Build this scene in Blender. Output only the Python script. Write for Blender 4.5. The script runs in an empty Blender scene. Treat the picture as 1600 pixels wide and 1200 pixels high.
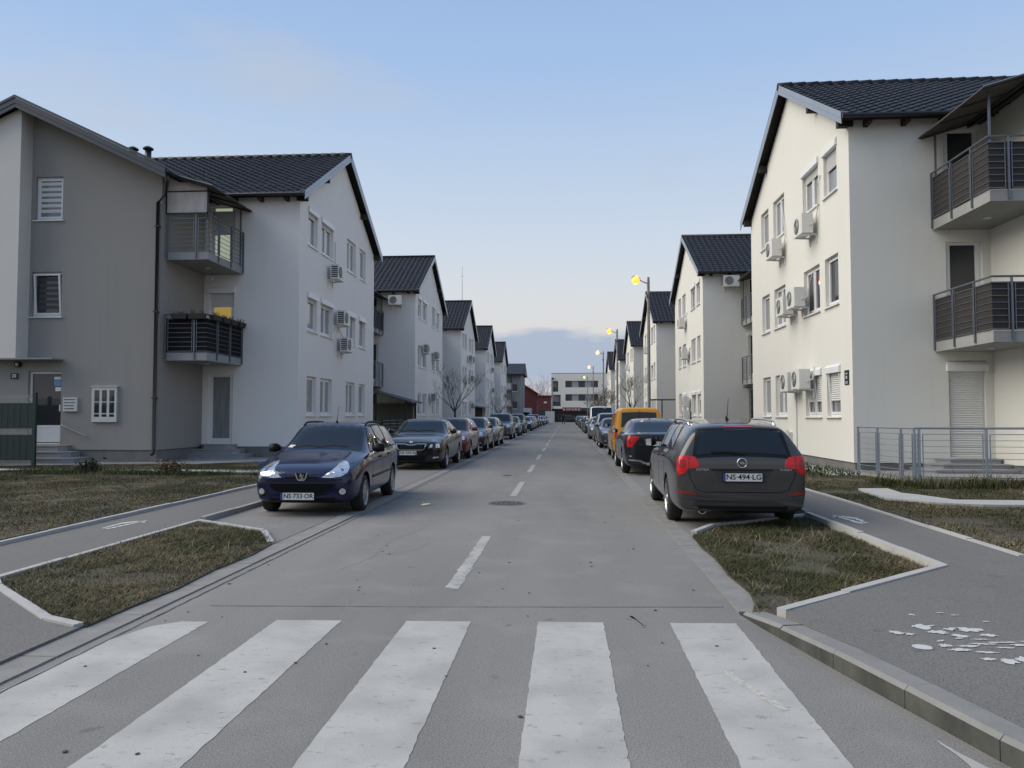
import bpy, bmesh, math, random
import numpy as np
from mathutils import Vector, Matrix, geometry
from mathutils.bvhtree import BVHTree

random.seed(7); RNG = np.random.default_rng(11)
SC = bpy.context.scene
COL = SC.collection
R = math.radians

# ------------------------------------------------------------------ camera
cam = bpy.data.cameras.new('Camera'); cam_o = bpy.data.objects.new('Camera', cam); COL.objects.link(cam_o)
cam.sensor_width = 36; cam.sensor_fit = 'HORIZONTAL'; cam.lens = 27.0
cam.clip_start = 0.05; cam.clip_end = 3000
cam_o.location = (0, 0, 1.5)
cam_o.rotation_euler = (R(90 + 2.338), 0, R(4.048))
SC.camera = cam_o
SC.render.resolution_x = 1024; SC.render.resolution_y = 768

# ------------------------------------------------------------------ light
SUN_AZ = 268.0      # compass degrees from +Y clockwise: the afterglow lies to the left of the street
SUN_EL = 40.0
sun = bpy.data.lights.new('sun', 'SUN'); sun.energy = 2.7; sun.angle = R(62); sun.color = (1.0, 0.915, 0.77)
sun_o = bpy.data.objects.new('sun', sun); COL.objects.link(sun_o)
_d = Vector((math.sin(R(SUN_AZ)) * math.cos(R(SUN_EL)), math.cos(R(SUN_AZ)) * math.cos(R(SUN_EL)), math.sin(R(SUN_EL))))
sun_o.rotation_euler = _d.to_track_quat('Z', 'Y').to_euler()
sun_o.location = (0, 0, 60)

W = bpy.data.worlds.new('World'); SC.world = W; W.use_nodes = True
nt = W.node_tree; N = nt.nodes; L = nt.links; N.clear()
out = N.new('ShaderNodeOutputWorld')
def wn(t, **k):
    n = N.new(t)
    for a, b in k.items(): setattr(n, a, b)
    return n
sky = wn('ShaderNodeTexSky', sky_type='NISHITA', sun_disc=False)
sky.sun_elevation = R(SUN_EL); sky.sun_rotation = R(SUN_AZ); sky.air_density = 1.2; sky.dust_density = 1.5
bg1 = wn('ShaderNodeBackground'); bg1.inputs[1].default_value = 0.05
L.new(sky.outputs[0], bg1.inputs[0])
tc = wn('ShaderNodeTexCoord'); sep = wn('ShaderNodeSeparateXYZ'); L.new(tc.outputs['Generated'], sep.inputs[0])
ramp = wn('ShaderNodeValToRGB'); cr = ramp.color_ramp
def s2l(c): return tuple(((v / 255) / 12.92 if v / 255 <= .04045 else ((v / 255 + .055) / 1.055) ** 2.4) for v in c) + (1,)
EXPO = 0.40
KS = 1 / (.92 * 2 ** EXPO)                      # sky tones are given as they appear, then brought to scene radiance
def sk(c): return tuple(v * KS for v in s2l(c)[:3]) + (1,)
stops = [(0.0, (206, 200, 200)), (.035, (213, 206, 205)), (.10, (217, 214, 213)), (.145, (215, 218, 221)), (.21, (204, 215, 228)),
         (.30, (188, 206, 229)), (.42, (163, 191, 229)), (.60, (142, 173, 219)), (1.0, (126, 158, 206))]
while len(cr.elements) < len(stops): cr.elements.new(.5)
for e, (p_, c_) in zip(cr.elements, stops): e.position = p_; e.color = sk(c_)
L.new(sep.outputs[2], ramp.inputs[0])
# cloud bank low over the horizon and a few thin veils
def mth(op, a=None, b=None, c=None):
    n = wn('ShaderNodeMath', operation=op)
    for i, v in enumerate((a, b, c)):
        if v is None: continue
        if isinstance(v, (int, float)): n.inputs[i].default_value = v
        else: L.new(v, n.inputs[i])
    return n.outputs[0]
mp = wn('ShaderNodeMapping'); mp.inputs['Scale'].default_value = (5.0, 5.0, 16.0); L.new(tc.outputs['Generated'], mp.inputs[0])
nz = wn('ShaderNodeTexNoise'); nz.inputs['Scale'].default_value = 1.5; nz.inputs['Detail'].default_value = 7; nz.inputs['Roughness'].default_value = .55
L.new(mp.outputs[0], nz.inputs['Vector'])
top = mth('MULTIPLY_ADD', nz.outputs[0], 0.075, 0.074)           # upper edge of the bank
edge = mth('DIVIDE', mth('SUBTRACT', top, sep.outputs[2]), 0.016)
mask = wn('ShaderNodeClamp'); L.new(edge, mask.inputs[0])
low = wn('ShaderNodeMapRange'); low.inputs[1].default_value = .022; low.inputs[2].default_value = .052; low.clamp = True
L.new(sep.outputs[2], low.inputs[0])
bank = mth('MULTIPLY', mth('MULTIPLY', mask.outputs[0], low.outputs[0]), .9)
mix1 = wn('ShaderNodeMixRGB'); L.new(bank, mix1.inputs[0]); L.new(ramp.outputs[0], mix1.inputs[1]); mix1.inputs[2].default_value = sk((164, 179, 203))
mp2 = wn('ShaderNodeMapping'); mp2.inputs['Scale'].default_value = (2.2, 2.2, 6.5); mp2.inputs['Location'].default_value = (9.1, 6.3, .9); L.new(tc.outputs['Generated'], mp2.inputs[0])
nz2 = wn('ShaderNodeTexNoise'); nz2.inputs['Scale'].default_value = 1.3; nz2.inputs['Detail'].default_value = 6; L.new(mp2.outputs[0], nz2.inputs['Vector'])
veil = wn('ShaderNodeMapRange'); veil.inputs[1].default_value = .60; veil.inputs[2].default_value = .74; veil.inputs[4].default_value = .6; L.new(nz2.outputs[0], veil.inputs[0])
mix2 = wn('ShaderNodeMixRGB'); L.new(veil.outputs[0], mix2.inputs[0]); L.new(mix1.outputs[0], mix2.inputs[1]); mix2.inputs[2].default_value = sk((190, 198, 210))
bg2 = wn('ShaderNodeBackground'); bg2.inputs[1].default_value = 1.0; L.new(mix2.outputs[0], bg2.inputs[0])
mixs = wn('ShaderNodeMixShader'); mixs.inputs[0].default_value = 0.92
L.new(bg1.outputs[0], mixs.inputs[1]); L.new(bg2.outputs[0], mixs.inputs[2]); L.new(mixs.outputs[0], out.inputs[0])

SC.view_settings.view_transform = 'Standard'; SC.view_settings.look = 'None'
SC.view_settings.exposure = EXPO; SC.view_settings.gamma = 1.0
SC.render.engine = 'CYCLES'
SC.cycles.max_bounces = 6; SC.cycles.use_denoising = True

# ------------------------------------------------------------------ materials
M = {}
def mat(name, col, rough=.8, metal=0.0, var=0.0, vscale=3.0, bump=0.0, bscale=60.0, spec=.5, coat=0.0, emit=None, estr=0.0, vcol=None, detail=5.0, bdist=.004, stretch=None, streak=0.0):
    """principled material; var mixes in a second tone (vcol) through noise in object space"""
    m = bpy.data.materials.new(name); m.use_nodes = True
    n = m.node_tree.nodes; l = m.node_tree.links; b = n['Principled BSDF']
    b.inputs['Base Color'].default_value = (*col, 1); b.inputs['Roughness'].default_value = rough; b.inputs['Metallic'].default_value = metal
    b.inputs['Specular IOR Level'].default_value = spec
    if coat: b.inputs['Coat Weight'].default_value = coat; b.inputs['Coat Roughness'].default_value = .04
    if emit: b.inputs['Emission Color'].default_value = (*emit, 1); b.inputs['Emission Strength'].default_value = estr
    if var or bump:
        t = n.new('ShaderNodeTexCoord'); src = t.outputs['Object']
        if stretch:
            mpn = n.new('ShaderNodeMapping'); mpn.inputs['Scale'].default_value = stretch; l.new(src, mpn.inputs[0]); src = mpn.outputs[0]
    if var:
        z = n.new('ShaderNodeTexNoise'); z.inputs['Scale'].default_value = vscale; z.inputs['Detail'].default_value = detail; z.inputs['Roughness'].default_value = .6
        l.new(src, z.inputs['Vector'])
        mr = n.new('ShaderNodeMapRange'); mr.inputs[1].default_value = .34; mr.inputs[2].default_value = .68; mr.inputs[4].default_value = var; l.new(z.outputs[0], mr.inputs[0])
        mx = n.new('ShaderNodeMixRGB'); mx.inputs[1].default_value = (*col, 1)
        mx.inputs[2].default_value = (*(vcol or tuple(c * .55 for c in col)), 1); l.new(mr.outputs[0], mx.inputs[0]); l.new(mx.outputs[0], b.inputs['Base Color'])
    if bump:
        z2 = n.new('ShaderNodeTexNoise'); z2.inputs['Scale'].default_value = bscale; z2.inputs['Detail'].default_value = 4; l.new(src, z2.inputs['Vector'])
        bp = n.new('ShaderNodeBump'); bp.inputs['Strength'].default_value = bump; bp.inputs['Distance'].default_value = bdist; l.new(z2.outputs[0], bp.inputs['Height']); l.new(bp.outputs[0], b.inputs['Normal'])
    if streak:
        t2 = n.new('ShaderNodeTexCoord'); q = n.new('ShaderNodeMapping'); q.inputs['Scale'].default_value = (4.5, 4.5, .22); l.new(t2.outputs['Object'], q.inputs[0])
        z4 = n.new('ShaderNodeTexNoise'); z4.inputs['Scale'].default_value = 1.0; z4.inputs['Detail'].default_value = 7; z4.inputs['Roughness'].default_value = .65; l.new(q.outputs[0], z4.inputs['Vector'])
        r4 = n.new('ShaderNodeMapRange'); r4.inputs[1].default_value = .50; r4.inputs[2].default_value = .78; r4.inputs[4].default_value = streak; l.new(z4.outputs[0], r4.inputs[0])
        x4 = n.new('ShaderNodeMixRGB'); l.new(r4.outputs[0], x4.inputs[0]); l.new(b.inputs['Base Color'].links[0].from_socket, x4.inputs[1]); x4.inputs[2].default_value = (*(c * .62 for c in col), 1); l.new(x4.outputs[0], b.inputs['Base Color'])
    M[name] = m; return m

def asphalt(name, base, dark, light, patch=.5):
    m = bpy.data.materials.new(name); m.use_nodes = True
    n = m.node_tree.nodes; l = m.node_tree.links; b = n['Principled BSDF']; b.inputs['Roughness'].default_value = .88; b.inputs['Specular IOR Level'].default_value = .3
    t = n.new('ShaderNodeTexCoord')
    def noise(s, d=5, st=None):
        z = n.new('ShaderNodeTexNoise'); z.inputs['Scale'].default_value = s; z.inputs['Detail'].default_value = d
        if st:
            q = n.new('ShaderNodeMapping'); q.inputs['Scale'].default_value = st; l.new(t.outputs['Object'], q.inputs[0]); l.new(q.outputs[0], z.inputs['Vector'])
        else: l.new(t.outputs['Object'], z.inputs['Vector'])
        return z.outputs[0]
    def rng(s, a, b_, to=1.0):
        r = n.new('ShaderNodeMapRange'); r.inputs[1].default_value = a; r.inputs[2].default_value = b_; r.inputs[4].default_value = to; l.new(s, r.inputs[0]); return r.outputs[0]
    def mix(f, a, b_):
        x = n.new('ShaderNodeMixRGB'); l.new(f, x.inputs[0])
        for i, v in ((1, a), (2, b_)):
            if isinstance(v, tuple): x.inputs[i].default_value = (*v, 1)
            else: l.new(v, x.inputs[i])
        return x.outputs[0]
    c = mix(rng(noise(.55, 6, (1.6, .22, 1)), .38, .66, patch), base, tuple(v * .74 for v in base))      # wheel tracks, tonal bands
    c = mix(rng(noise(1.7, 5), .52, .75, patch * .7), c, tuple(v * 1.22 for v in base))
    c = mix(rng(noise(120, 2), .50, .66, .75), c, dark)          # aggregate
    c = mix(rng(noise(170, 2), .57, .68, .65), c, light)
    c = mix(rng(noise(5.5, 8), .66, .74, .5), c, dark)          # small stains
    l.new(c, b.inputs['Base Color'])
    bp = n.new('ShaderNodeBump'); bp.inputs['Strength'].default_value = .5; bp.inputs['Distance'].default_value = .004; l.new(noise(130, 3), bp.inputs['Height']); l.new(bp.outputs[0], b.inputs['Normal'])
    M[name] = m; return m

def worn_paint(name, col, under, lo, hi):
    """road paint: the asphalt shows through where it has worn away"""
    m = asphalt(name, under, tuple(v * .5 for v in under), tuple(v * 1.7 for v in under), .3)
    n = m.node_tree.nodes; l = m.node_tree.links; b = n['Principled BSDF']
    prev = b.inputs['Base Color'].links[0].from_socket
    t = n.new('ShaderNodeTexCoord'); z = n.new('ShaderNodeTexNoise'); z.inputs['Scale'].default_value = 9; z.inputs['Detail'].default_value = 12; z.inputs['Roughness'].default_value = .75
    q = n.new('ShaderNodeMapping'); q.inputs['Scale'].default_value = (1.0, 2.4, 1); l.new(t.outputs['Object'], q.inputs[0]); l.new(q.outputs[0], z.inputs['Vector'])
    r = n.new('ShaderNodeMapRange'); r.inputs[1].default_value = lo; r.inputs[2].default_value = hi; l.new(z.outputs[0], r.inputs[0])
    z3 = n.new('ShaderNodeTexNoise'); z3.inputs['Scale'].default_value = 2.2; z3.inputs['Detail'].default_value = 8; l.new(t.outputs['Object'], z3.inputs['Vector'])
    r3 = n.new('ShaderNodeMapRange'); r3.inputs[1].default_value = .4; r3.inputs[2].default_value = .7; r3.inputs[4].default_value = .85; l.new(z3.outputs[0], r3.inputs[0])
    d = n.new('ShaderNodeMixRGB'); d.inputs[1].default_value = (*col, 1); d.inputs[2].default_value = (*(v * .72 for v in col), 1); l.new(r3.outputs[0], d.inputs[0])
    x = n.new('ShaderNodeMixRGB'); l.new(r.outputs[0], x.inputs[0]); l.new(d.outputs[0], x.inputs[1]); l.new(prev, x.inputs[2]); l.new(x.outputs[0], b.inputs['Base Color'])
    M[name] = m

def blade_mat(name, a, b_, c):
    m = bpy.data.materials.new(name); m.use_nodes = True
    n = m.node_tree.nodes; l = m.node_tree.links; p = n['Principled BSDF']; p.inputs['Roughness'].default_value = .8; p.inputs['Specular IOR Level'].default_value = .2
    at = n.new('ShaderNodeAttribute'); at.attribute_name = 'tone'
    cr_ = n.new('ShaderNodeValToRGB'); e = cr_.color_ramp.elements; e[0].color = (*a, 1); e[1].color = (*c, 1); k = e.new(.5); k.color = (*b_, 1)
    l.new(at.outputs['Fac'], cr_.inputs[0]); l.new(cr_.outputs[0], p.inputs['Base Color']); M[name] = m

asphalt('road', (.238, .226, .207), (.09, .09, .085), (.39, .375, .35), .8)
asphalt('sidewalk', (.172, .163, .149), (.06, .06, .06), (.27, .27, .27), .45)
asphalt('parking', (.225, .215, .20), (.09, .09, .09), (.38, .37, .36), .7)
mat('concrete', (.31, .305, .295), .9, var=.75, vscale=2.5, bump=.5, bscale=45, vcol=(.23, .225, .21), detail=9)
mat('gutter_stone', (.255, .245, .228), .9, var=.9, vscale=3.5, bump=.5, bscale=45, vcol=(.17, .163, .15), detail=10)
mat('concrete_light', (.42, .415, .395), .9, var=.6, vscale=3, bump=.4, bscale=40, detail=9, vcol=(.34, .33, .3))
mat('concrete_dark', (.20, .20, .195), .9, var=.8, vscale=4, bump=.5, bscale=45, vcol=(.11, .11, .105), detail=9)
worn_paint('paint_white', (.44, .428, .395), (.235, .224, .206), .565, .66)
worn_paint('paint_worn', (.43, .42, .39), (.24, .23, .21), .50, .60)
mat('symbol_paint', (.54, .53, .505), .8, var=.5, vscale=14, vcol=(.4, .4, .4))
mat('crack', (.05, .05, .05), .95)
mat('skid', (.16, .15, .145), .95, var=1.0, vscale=38, vcol=(.255, .25, .245))
mat('mud', (.34, .30, .25), .95, var=1.0, vscale=30, vcol=(.53, .52, .48))
mat('soil', (.060, .050, .036), .95, var=.9, vscale=3.5, bump=1, bscale=30, vcol=(.085, .078, .045), detail=9, bdist=.02)
mat('soil_bare', (.085, .072, .058), .95, var=.8, vscale=6, bump=1, bscale=40, vcol=(.05, .044, .036), detail=9, bdist=.02)
blade_mat('grass', (.036, .047, .014), (.085, .078, .036), (.27, .21, .125))
blade_mat('grass_green', (.030, .050, .014), (.060, .072, .024), (.17, .14, .07))
mat('iron', (.085, .08, .075), .6, .7, var=.8, vscale=18, bump=.6, bscale=70)
# houses
mat('wall_left', (.765, .735, .695), .92, streak=.13, var=.30, vscale=.5, bump=.35, bscale=110, vcol=(.70, .675, .64), detail=8)
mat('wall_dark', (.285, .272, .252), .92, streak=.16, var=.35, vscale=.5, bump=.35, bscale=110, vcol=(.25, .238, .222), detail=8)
mat('wall_bay', (.66, .635, .59), .92, var=.3, vscale=.6, bump=.3, bscale=110, vcol=(.53, .51, .475))
mat('wall_right', (.68, .665, .605), .92, streak=.10, var=.30, vscale=.5, bump=.35, bscale=110, vcol=(.635, .62, .565), detail=8)
mat('plinth', (.135, .135, .13), .9, var=.7, vscale=2.5, bump=.5, bscale=70, vcol=(.19, .19, .185))
mat('tile', (.011, .011, .013), .55, var=.7, vscale=2.2, bump=.2, bscale=60, vcol=(.021, .021, .024), detail=8, spec=.3)
mat('verge', (.33, .355, .40), .38, .45, var=.4, vscale=4, vcol=(.25, .27, .31))
mat('verge_dark', (.07, .075, .085), .5, .3)
mat('timber', (.018, .015, .013), .8, var=.5, vscale=8, vcol=(.03, .025, .02))
mat('gutter', (.016, .016, .018), .4)
mat('pvc', (.74, .74, .73), .35, var=.2, vscale=4, vcol=(.62, .62, .61))
mat('shutter', (.62, .62, .60), .5)
mat('shutter_grey', (.33, .33, .33), .5)
mat('pane', (.032, .036, .040), .05, spec=.7)
mat('curtain', (.30, .30, .30), .9, var=.7, vscale=3, vcol=(.18, .18, .185), stretch=(9, 9, .3))
mat('pane_lit', (.12, .10, .03), .3, emit=(1.0, .70, .18), estr=.22)
mat('pane_green', (.3, .34, .26), .3, emit=(.70, .80, .58), estr=.30)
mat('rail_steel', (.165, .185, .21), .42, .6, var=.3, vscale=5)
mat('rail_galv', (.36, .40, .44), .45, .6, var=.35, vscale=5)
mat('screen_brown', (.036, .032, .031), .75, var=.5, vscale=5, vcol=(.055, .05, .048), spec=.2)
mat('screen_black', (.008, .008, .009), .7, spec=.15)
mat('slab', (.30, .30, .29), .9, var=.3, vscale=2)
mat('canopy', (.075, .065, .055), .6, var=.5, vscale=3, vcol=(.045, .04, .035))
mat('frosted', (.52, .49, .46), .45, var=.7, vscale=2.0, vcol=(.36, .32, .29), stretch=(3, 3, .6))
mat('stair_tile', (.27, .28, .30), .6, var=.6, vscale=4, vcol=(.20, .205, .22))
mat('box_white', (.60, .60, .57), .5, var=.3, vscale=5)
mat('black_plastic', (.012, .012, .013), .5)
mat('sign_navy', (.015, .018, .035), .4)
mat('sign_white', (.75, .75, .75), .5)
mat('sticker_blue', (.16, .27, .48), .4)
mat('ac_body', (.66, .66, .62), .45, var=.25, vscale=4, vcol=(.55, .54, .5))
mat('ac_grille', (.06, .06, .06), .6)
mat('cable', (.55, .54, .50), .6)
mat('fence_green', (.007, .030, .022), .55, var=.5, vscale=8, vcol=(.004, .016, .012))
mat('fence_wire', (.34, .36, .33), .5, .3)
mat('ivy', (.03, .05, .015), .8)
mat('bark', (.05, .042, .036), .95, var=.6, vscale=14, bump=.6, bscale=40)
mat('leaf_red', (.10, .045, .030), .85)
mat('lamp_pole', (.16, .15, .145), .6, .2, var=.4, vscale=6)
mat('lamp_glow', (1, .6, .2), .3, emit=(1.0, .235, .022), estr=2.1)
mat('lamp_glow_far', (1, .75, .4), .3, emit=(1.0, .46, .14), estr=2.0)
mat('lamp_hood', (.30, .27, .22), .5)
mat('brick_red', (.125, .035, .035), .85, var=.5, vscale=.8, vcol=(.085, .024, .024))
mat('roof_red', (.11, .038, .03), .8)
mat('white_render', (.78, .75, .66), .9, var=.15, vscale=.3)
mat('wall_grey', (.21, .215, .23), .9, var=.3, vscale=.5)
mat('wall_pale', (.46, .47, .48), .9, var=.3, vscale=.5)
mat('panel_grey', (.30, .30, .30), .7)
mat('panel_dark', (.05, .048, .05), .5)
mat('sign_red', (.17, .03, .03), .5)
mat('dark_shop', (.035, .035, .034), .4)
mat('shrub', (.028, .038, .014), .9)
mat('shrub_dry', (.12, .085, .04), .9)
mat('blue_plastic', (.04, .10, .30), .5)
mat('flower_box', (.03, .026, .026), .7)
# cars
def paint(name, col, metal=.35, rough=.30):
    mat(name, col, rough, metal, coat=.85, var=.12, vscale=5, spec=.18)
paint('paint_blue', (.004, .008, .042), .25); paint('paint_black', (.006, .006, .008), .2); paint('paint_grey', (.058, .055, .053), .5, .3)
paint('paint_dark', (.020, .020, .022), .4); paint('paint_red', (.10, .008, .012), .3); paint('paint_silver', (.32, .33, .34), .7, .35)
paint('paint_steel', (.080, .083, .090), .6, .35); paint('paint_yellow', (.62, .27, .010), 0.0, .35); paint('paint_white_car', (.72, .72, .71), 0, .3)
paint('paint_bronze', (.17, .145, .12), .6, .35)
mat('glass_car', (.010, .015, .018), .03, spec=.42)
mat('trim_black', (.008, .008, .009), .6, spec=.2); mat('trim_grey', (.040, .040, .042), .6, spec=.3); mat('grille', (.004, .004, .004), .6, spec=.1)
mat('chrome', (.62, .62, .62), .16, 1.0); mat('alloy', (.42, .43, .44), .3, .9); mat('hubcap', (.36, .365, .37), .36, .7)
mat('tyre', (.014, .014, .014), .85, bump=.4, bscale=60); mat('lens', (.66, .68, .70), .14, .5, var=.7, vscale=18, vcol=(.26, .27, .29), coat=1)
mat('lens_ring', (.75, .77, .80), .1, .9); mat('lens_dark', (.03, .032, .036), .1, .3, coat=1)
mat('tail_red', (.62, .010, .014), .18, 0, var=.6, vscale=18, vcol=(.30, .004, .006), coat=.4, spec=.3); mat('tail_dark', (.28, .006, .010), .15, coat=.4, spec=.3); mat('reflector', (.22, .008, .010), .3)
mat('plate_white', (.62, .62, .60), .45); mat('plate_blue', (.02, .05, .22), .4); mat('plate_ink', (.012, .012, .014), .5); mat('amber', (.7, .32, .05), .3)
mat('skin', (.42, .27, .20), .6); mat('cloth_dark', (.018, .019, .024), .9); mat('hair', (.03, .02, .015), .8)

# ------------------------------------------------------------------ helpers
def link(o, parent=None):
    COL.objects.link(o)
    if parent is not None: o.parent = parent
    return o
def thing(name, label, cat, loc=(0, 0, 0), rz=0.0, group=None):
    o = bpy.data.objects.new(name, None); o.empty_display_size = .2; link(o)
    o.location = loc; o.rotation_euler = (0, 0, rz); tag(o, label, cat, group); return o
def tag(o, label=None, cat=None, group=None, kind=None):
    if label: o['label'] = label
    if cat: o['category'] = cat
    if group: o['group'] = group
    if kind: o['kind'] = kind
    return o
def setmat(me, m):
    for x in (m if isinstance(m, (list, tuple)) else [m]): me.materials.append(M[x] if isinstance(x, str) else x)
def pyobj(name, v, f, m, parent=None, smooth=False, loc=None):
    me = bpy.data.meshes.new(name); me.from_pydata([tuple(p) for p in v], [], f); setmat(me, m)
    if smooth: me.shade_smooth()
    o = bpy.data.objects.new(name, me); link(o, parent)
    if loc: o.location = loc
    return o
def shared(name, me, parent=None, loc=(0, 0, 0), rot=None, scale=None):
    o = bpy.data.objects.new(name, me); link(o, parent); o.location = loc
    if rot: o.rotation_euler = rot
    if scale: o.scale = scale
    return o
class MB:
    """collects boxes, tubes and prisms; build() links them as one mesh object"""
    def __init__(s): s.v = []; s.f = []; s.mi = []; s.m = 0
    def add(s, v, f):
        n = len(s.v); s.v += [tuple(p) for p in v]; s.f += [tuple(i + n for i in q) for q in f]; s.mi += [s.m] * len(f); return s
    def box(s, a, b):
        x0, x1 = sorted((a[0], b[0])); y0, y1 = sorted((a[1], b[1])); z0, z1 = sorted((a[2], b[2]))
        return s.add([(x0, y0, z0), (x1, y0, z0), (x1, y1, z0), (x0, y1, z0), (x0, y0, z1), (x1, y0, z1), (x1, y1, z1), (x0, y1, z1)],
                     [(0, 3, 2, 1), (4, 5, 6, 7), (0, 1, 5, 4), (1, 2, 6, 5), (2, 3, 7, 6), (3, 0, 4, 7)])
    def bar(s, a, b, w, h, up=(0, 0, 1)):
        a = Vector(a); b = Vector(b); d = (b - a).normalized(); u = Vector(up)
        if abs(d.dot(u)) > .98: u = Vector((1, 0, 0))
        r = d.cross(u).normalized(); u = r.cross(d).normalized()
        p = [r * (i * w / 2) + u * (j * h / 2) for i, j in ((-1, -1), (1, -1), (1, 1), (-1, 1))]
        return s.add([a + q for q in p] + [b + q for q in p], [(0, 1, 2, 3), (7, 6, 5, 4), (0, 4, 5, 1), (1, 5, 6, 2), (2, 6, 7, 3), (3, 7, 4, 0)])
    def tube(s, pts, r, n=8, cap=True):
        pts = [Vector(p) for p in pts]; rs = r if isinstance(r, (list, tuple)) else [r] * len(pts); V = []; F = []
        for i, p in enumerate(pts):
            d = (pts[min(i + 1, len(pts) - 1)] - pts[max(i - 1, 0)]).normalized()
            u = Vector((0, 0, 1)) if abs(d.z) < .95 else Vector((1, 0, 0)); a = d.cross(u).normalized(); b = d.cross(a).normalized()
            V += [p + (a * math.cos(2 * math.pi * k / n) + b * math.sin(2 * math.pi * k / n)) * rs[i] for k in range(n)]
        for i in range(len(pts) - 1):
            for k in range(n): F.append((i * n + k, i * n + (k + 1) % n, (i + 1) * n + (k + 1) % n, (i + 1) * n + k))
        if cap: F.append(tuple(range(n))[::-1]); F.append(tuple((len(pts) - 1) * n + k for k in range(n)))
        return s.add(V, F)
    def prism(s, poly, z0, z1, fan=True):
        n = len(poly); zz = z0 if callable(z0) else (lambda x, y: z0); zt = z1 if callable(z1) else (lambda x, y: z1)
        return s.add([(x, y, zz(x, y)) for x, y in poly] + [(x, y, zt(x, y)) for x, y in poly],
                     [tuple(range(n))[::-1], tuple(range(n, 2 * n))] + [(i, (i + 1) % n, n + (i + 1) % n, n + i) for i in range(n)])
    def build(s, name, m, parent=None, smooth=False, loc=None):
        o = pyobj(name, s.v, s.f, m, parent, smooth, loc)
        if any(s.mi): o.data.polygons.foreach_set('material_index', s.mi)
        return o
def sheet(name, poly, z, m, parent=None, kind=None):
    me = bpy.data.meshes.new(name); tri = geometry.tessellate_polygon([[Vector((x, y, 0)) for x, y in poly]])
    me.from_pydata([(x, y, z) for x, y in poly], [], [tuple(t) for t in tri]); setmat(me, m)
    bm = bmesh.new(); bm.from_mesh(me); bmesh.ops.recalc_face_normals(bm, faces=bm.faces)
    if bm.faces and sum(f.normal.z for f in bm.faces) < 0: bmesh.ops.reverse_faces(bm, faces=bm.faces)
    bm.to_mesh(me); bm.free()
    o = bpy.data.objects.new(name, me); link(o, parent)
    if kind: o['kind'] = kind
    return o
def solid(name, poly, z0, z1, m, parent=None, kind=None):
    o = MB().prism(poly, z0, z1).build(name, m, parent)
    if kind: o['kind'] = kind
    return o
def text_mesh(txt, size, bold=.018):
    cu = bpy.data.curves.new('txt', 'FONT'); cu.body = txt; cu.size = size; cu.align_x = 'CENTER'; cu.align_y = 'CENTER'; cu.extrude = .001; cu.offset = size * bold; cu.resolution_u = 2
    o = bpy.data.objects.new('txt', cu); COL.objects.link(o); dg = bpy.context.evaluated_depsgraph_get()
    me = bpy.data.meshes.new_from_object(o.evaluated_get(dg)); bpy.data.objects.remove(o); bpy.data.curves.remove(cu); me.materials.clear(); return me
def inside(px, py, poly):
    c = np.zeros(px.shape, bool); n = len(poly)
    for i in range(n):
        x0, y0 = poly[i]; x1, y1 = poly[(i + 1) % n]
        if y0 == y1: continue
        h = ((y0 > py) != (y1 > py)) & (px < (x1 - x0) * (py - y0) / (y1 - y0) + x0); c ^= h
    return c
def ragged(poly, step=.06, amp=.008, seed=0):
    r = random.Random(seed); outp = []
    for i in range(len(poly)):
        a = Vector(poly[i]); b = Vector(poly[(i + 1) % len(poly)]); n = max(1, int((b - a).length / step)); d = (b - a).normalized(); q = Vector((-d.y, d.x))
        for k in range(n):
            j = r.gauss(0, amp) if k else 0
            outp.append(tuple(a.lerp(b, k / n) + q * j))
    return outp
# ------------------------------------------------------------------ ground, road, pavements
XL, XR = -3.15, 1.30                      # road edges
KC = [(1.32, 5.95), (1.38, 5.55), (1.49, 5.08), (1.63, 4.50), (1.76, 4.02), (1.88, 3.50), (2.06, 2.95), (2.35, 2.35), (2.80, 1.80), (3.5, 1.3), (5.0, .9), (9, .7), (16, .6)]
sheet('ground', [(-700, -300), (700, -300), (700, 1500), (-700, 1500)], -.06, 'soil', kind='structure')
road = sheet('road', [(-16, -12), (16, -12), (16, .6), (9, .7), (5, .9), (3.5, 1.3), (2.8, 1.8), (2.35, 2.35), (2.06, 2.95), (1.88, 3.5), (1.63, 4.5), (1.49, 5.08), (1.38, 5.55), (XR, 5.95), (XR, 150), (40, 150), (40, 164), (-60, 164), (-60, 150), (XL, 150), (XL, 2.2), (-3.4, 1.2), (-4.2, .5), (-6, .2), (-16, 0)], 0, 'road', kind='structure')
# crosswalk stripes, painted on the road
for i, x in enumerate((-3.08, -2.12, -1.17, -.21, .74)):
    y1 = 5.50 + .04 * i + (.02 if i else -.05)
    p = [(x, 1.2), (x + .475, 1.2), (x + .475, y1 + .02), (x, y1)]
    if i == 0: p = [(-3.10, 1.2), (-2.60, 1.2), (-2.60, y1 + .03), (-2.80, y1 + .02), (-2.95, y1 - .12), (-3.06, y1 - .5)]
    sheet('crosswalk_stripe', ragged(p, .05, .0025, i), .0022, 'paint_white', road)
sheet('road_arrow_tip', ragged([(1.70, 3.74), (1.74, 2.4), (1.95, 2.4), (1.80, 3.4)], .05, .006, 9), .004, 'paint_white', road)
for i, (a, b) in enumerate(((6.66, 9.56), (14.34, 17.37), (20.3, 23.4), (26.2, 29.5), (32.2, 35.6), (38.2, 41.4), (44.2, 47.4), (50.2, 53.4), (56.4, 59.6), (63, 66), (70, 73), (77, 80), (84, 87), (92, 96), (101, 106), (112, 118))):
    sheet('lane_dash', ragged([(-1.05, a), (-.93, a), (-.93, b), (-1.05, b)], .08, .006, 20 + i), .0022, 'paint_worn', road)
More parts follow.
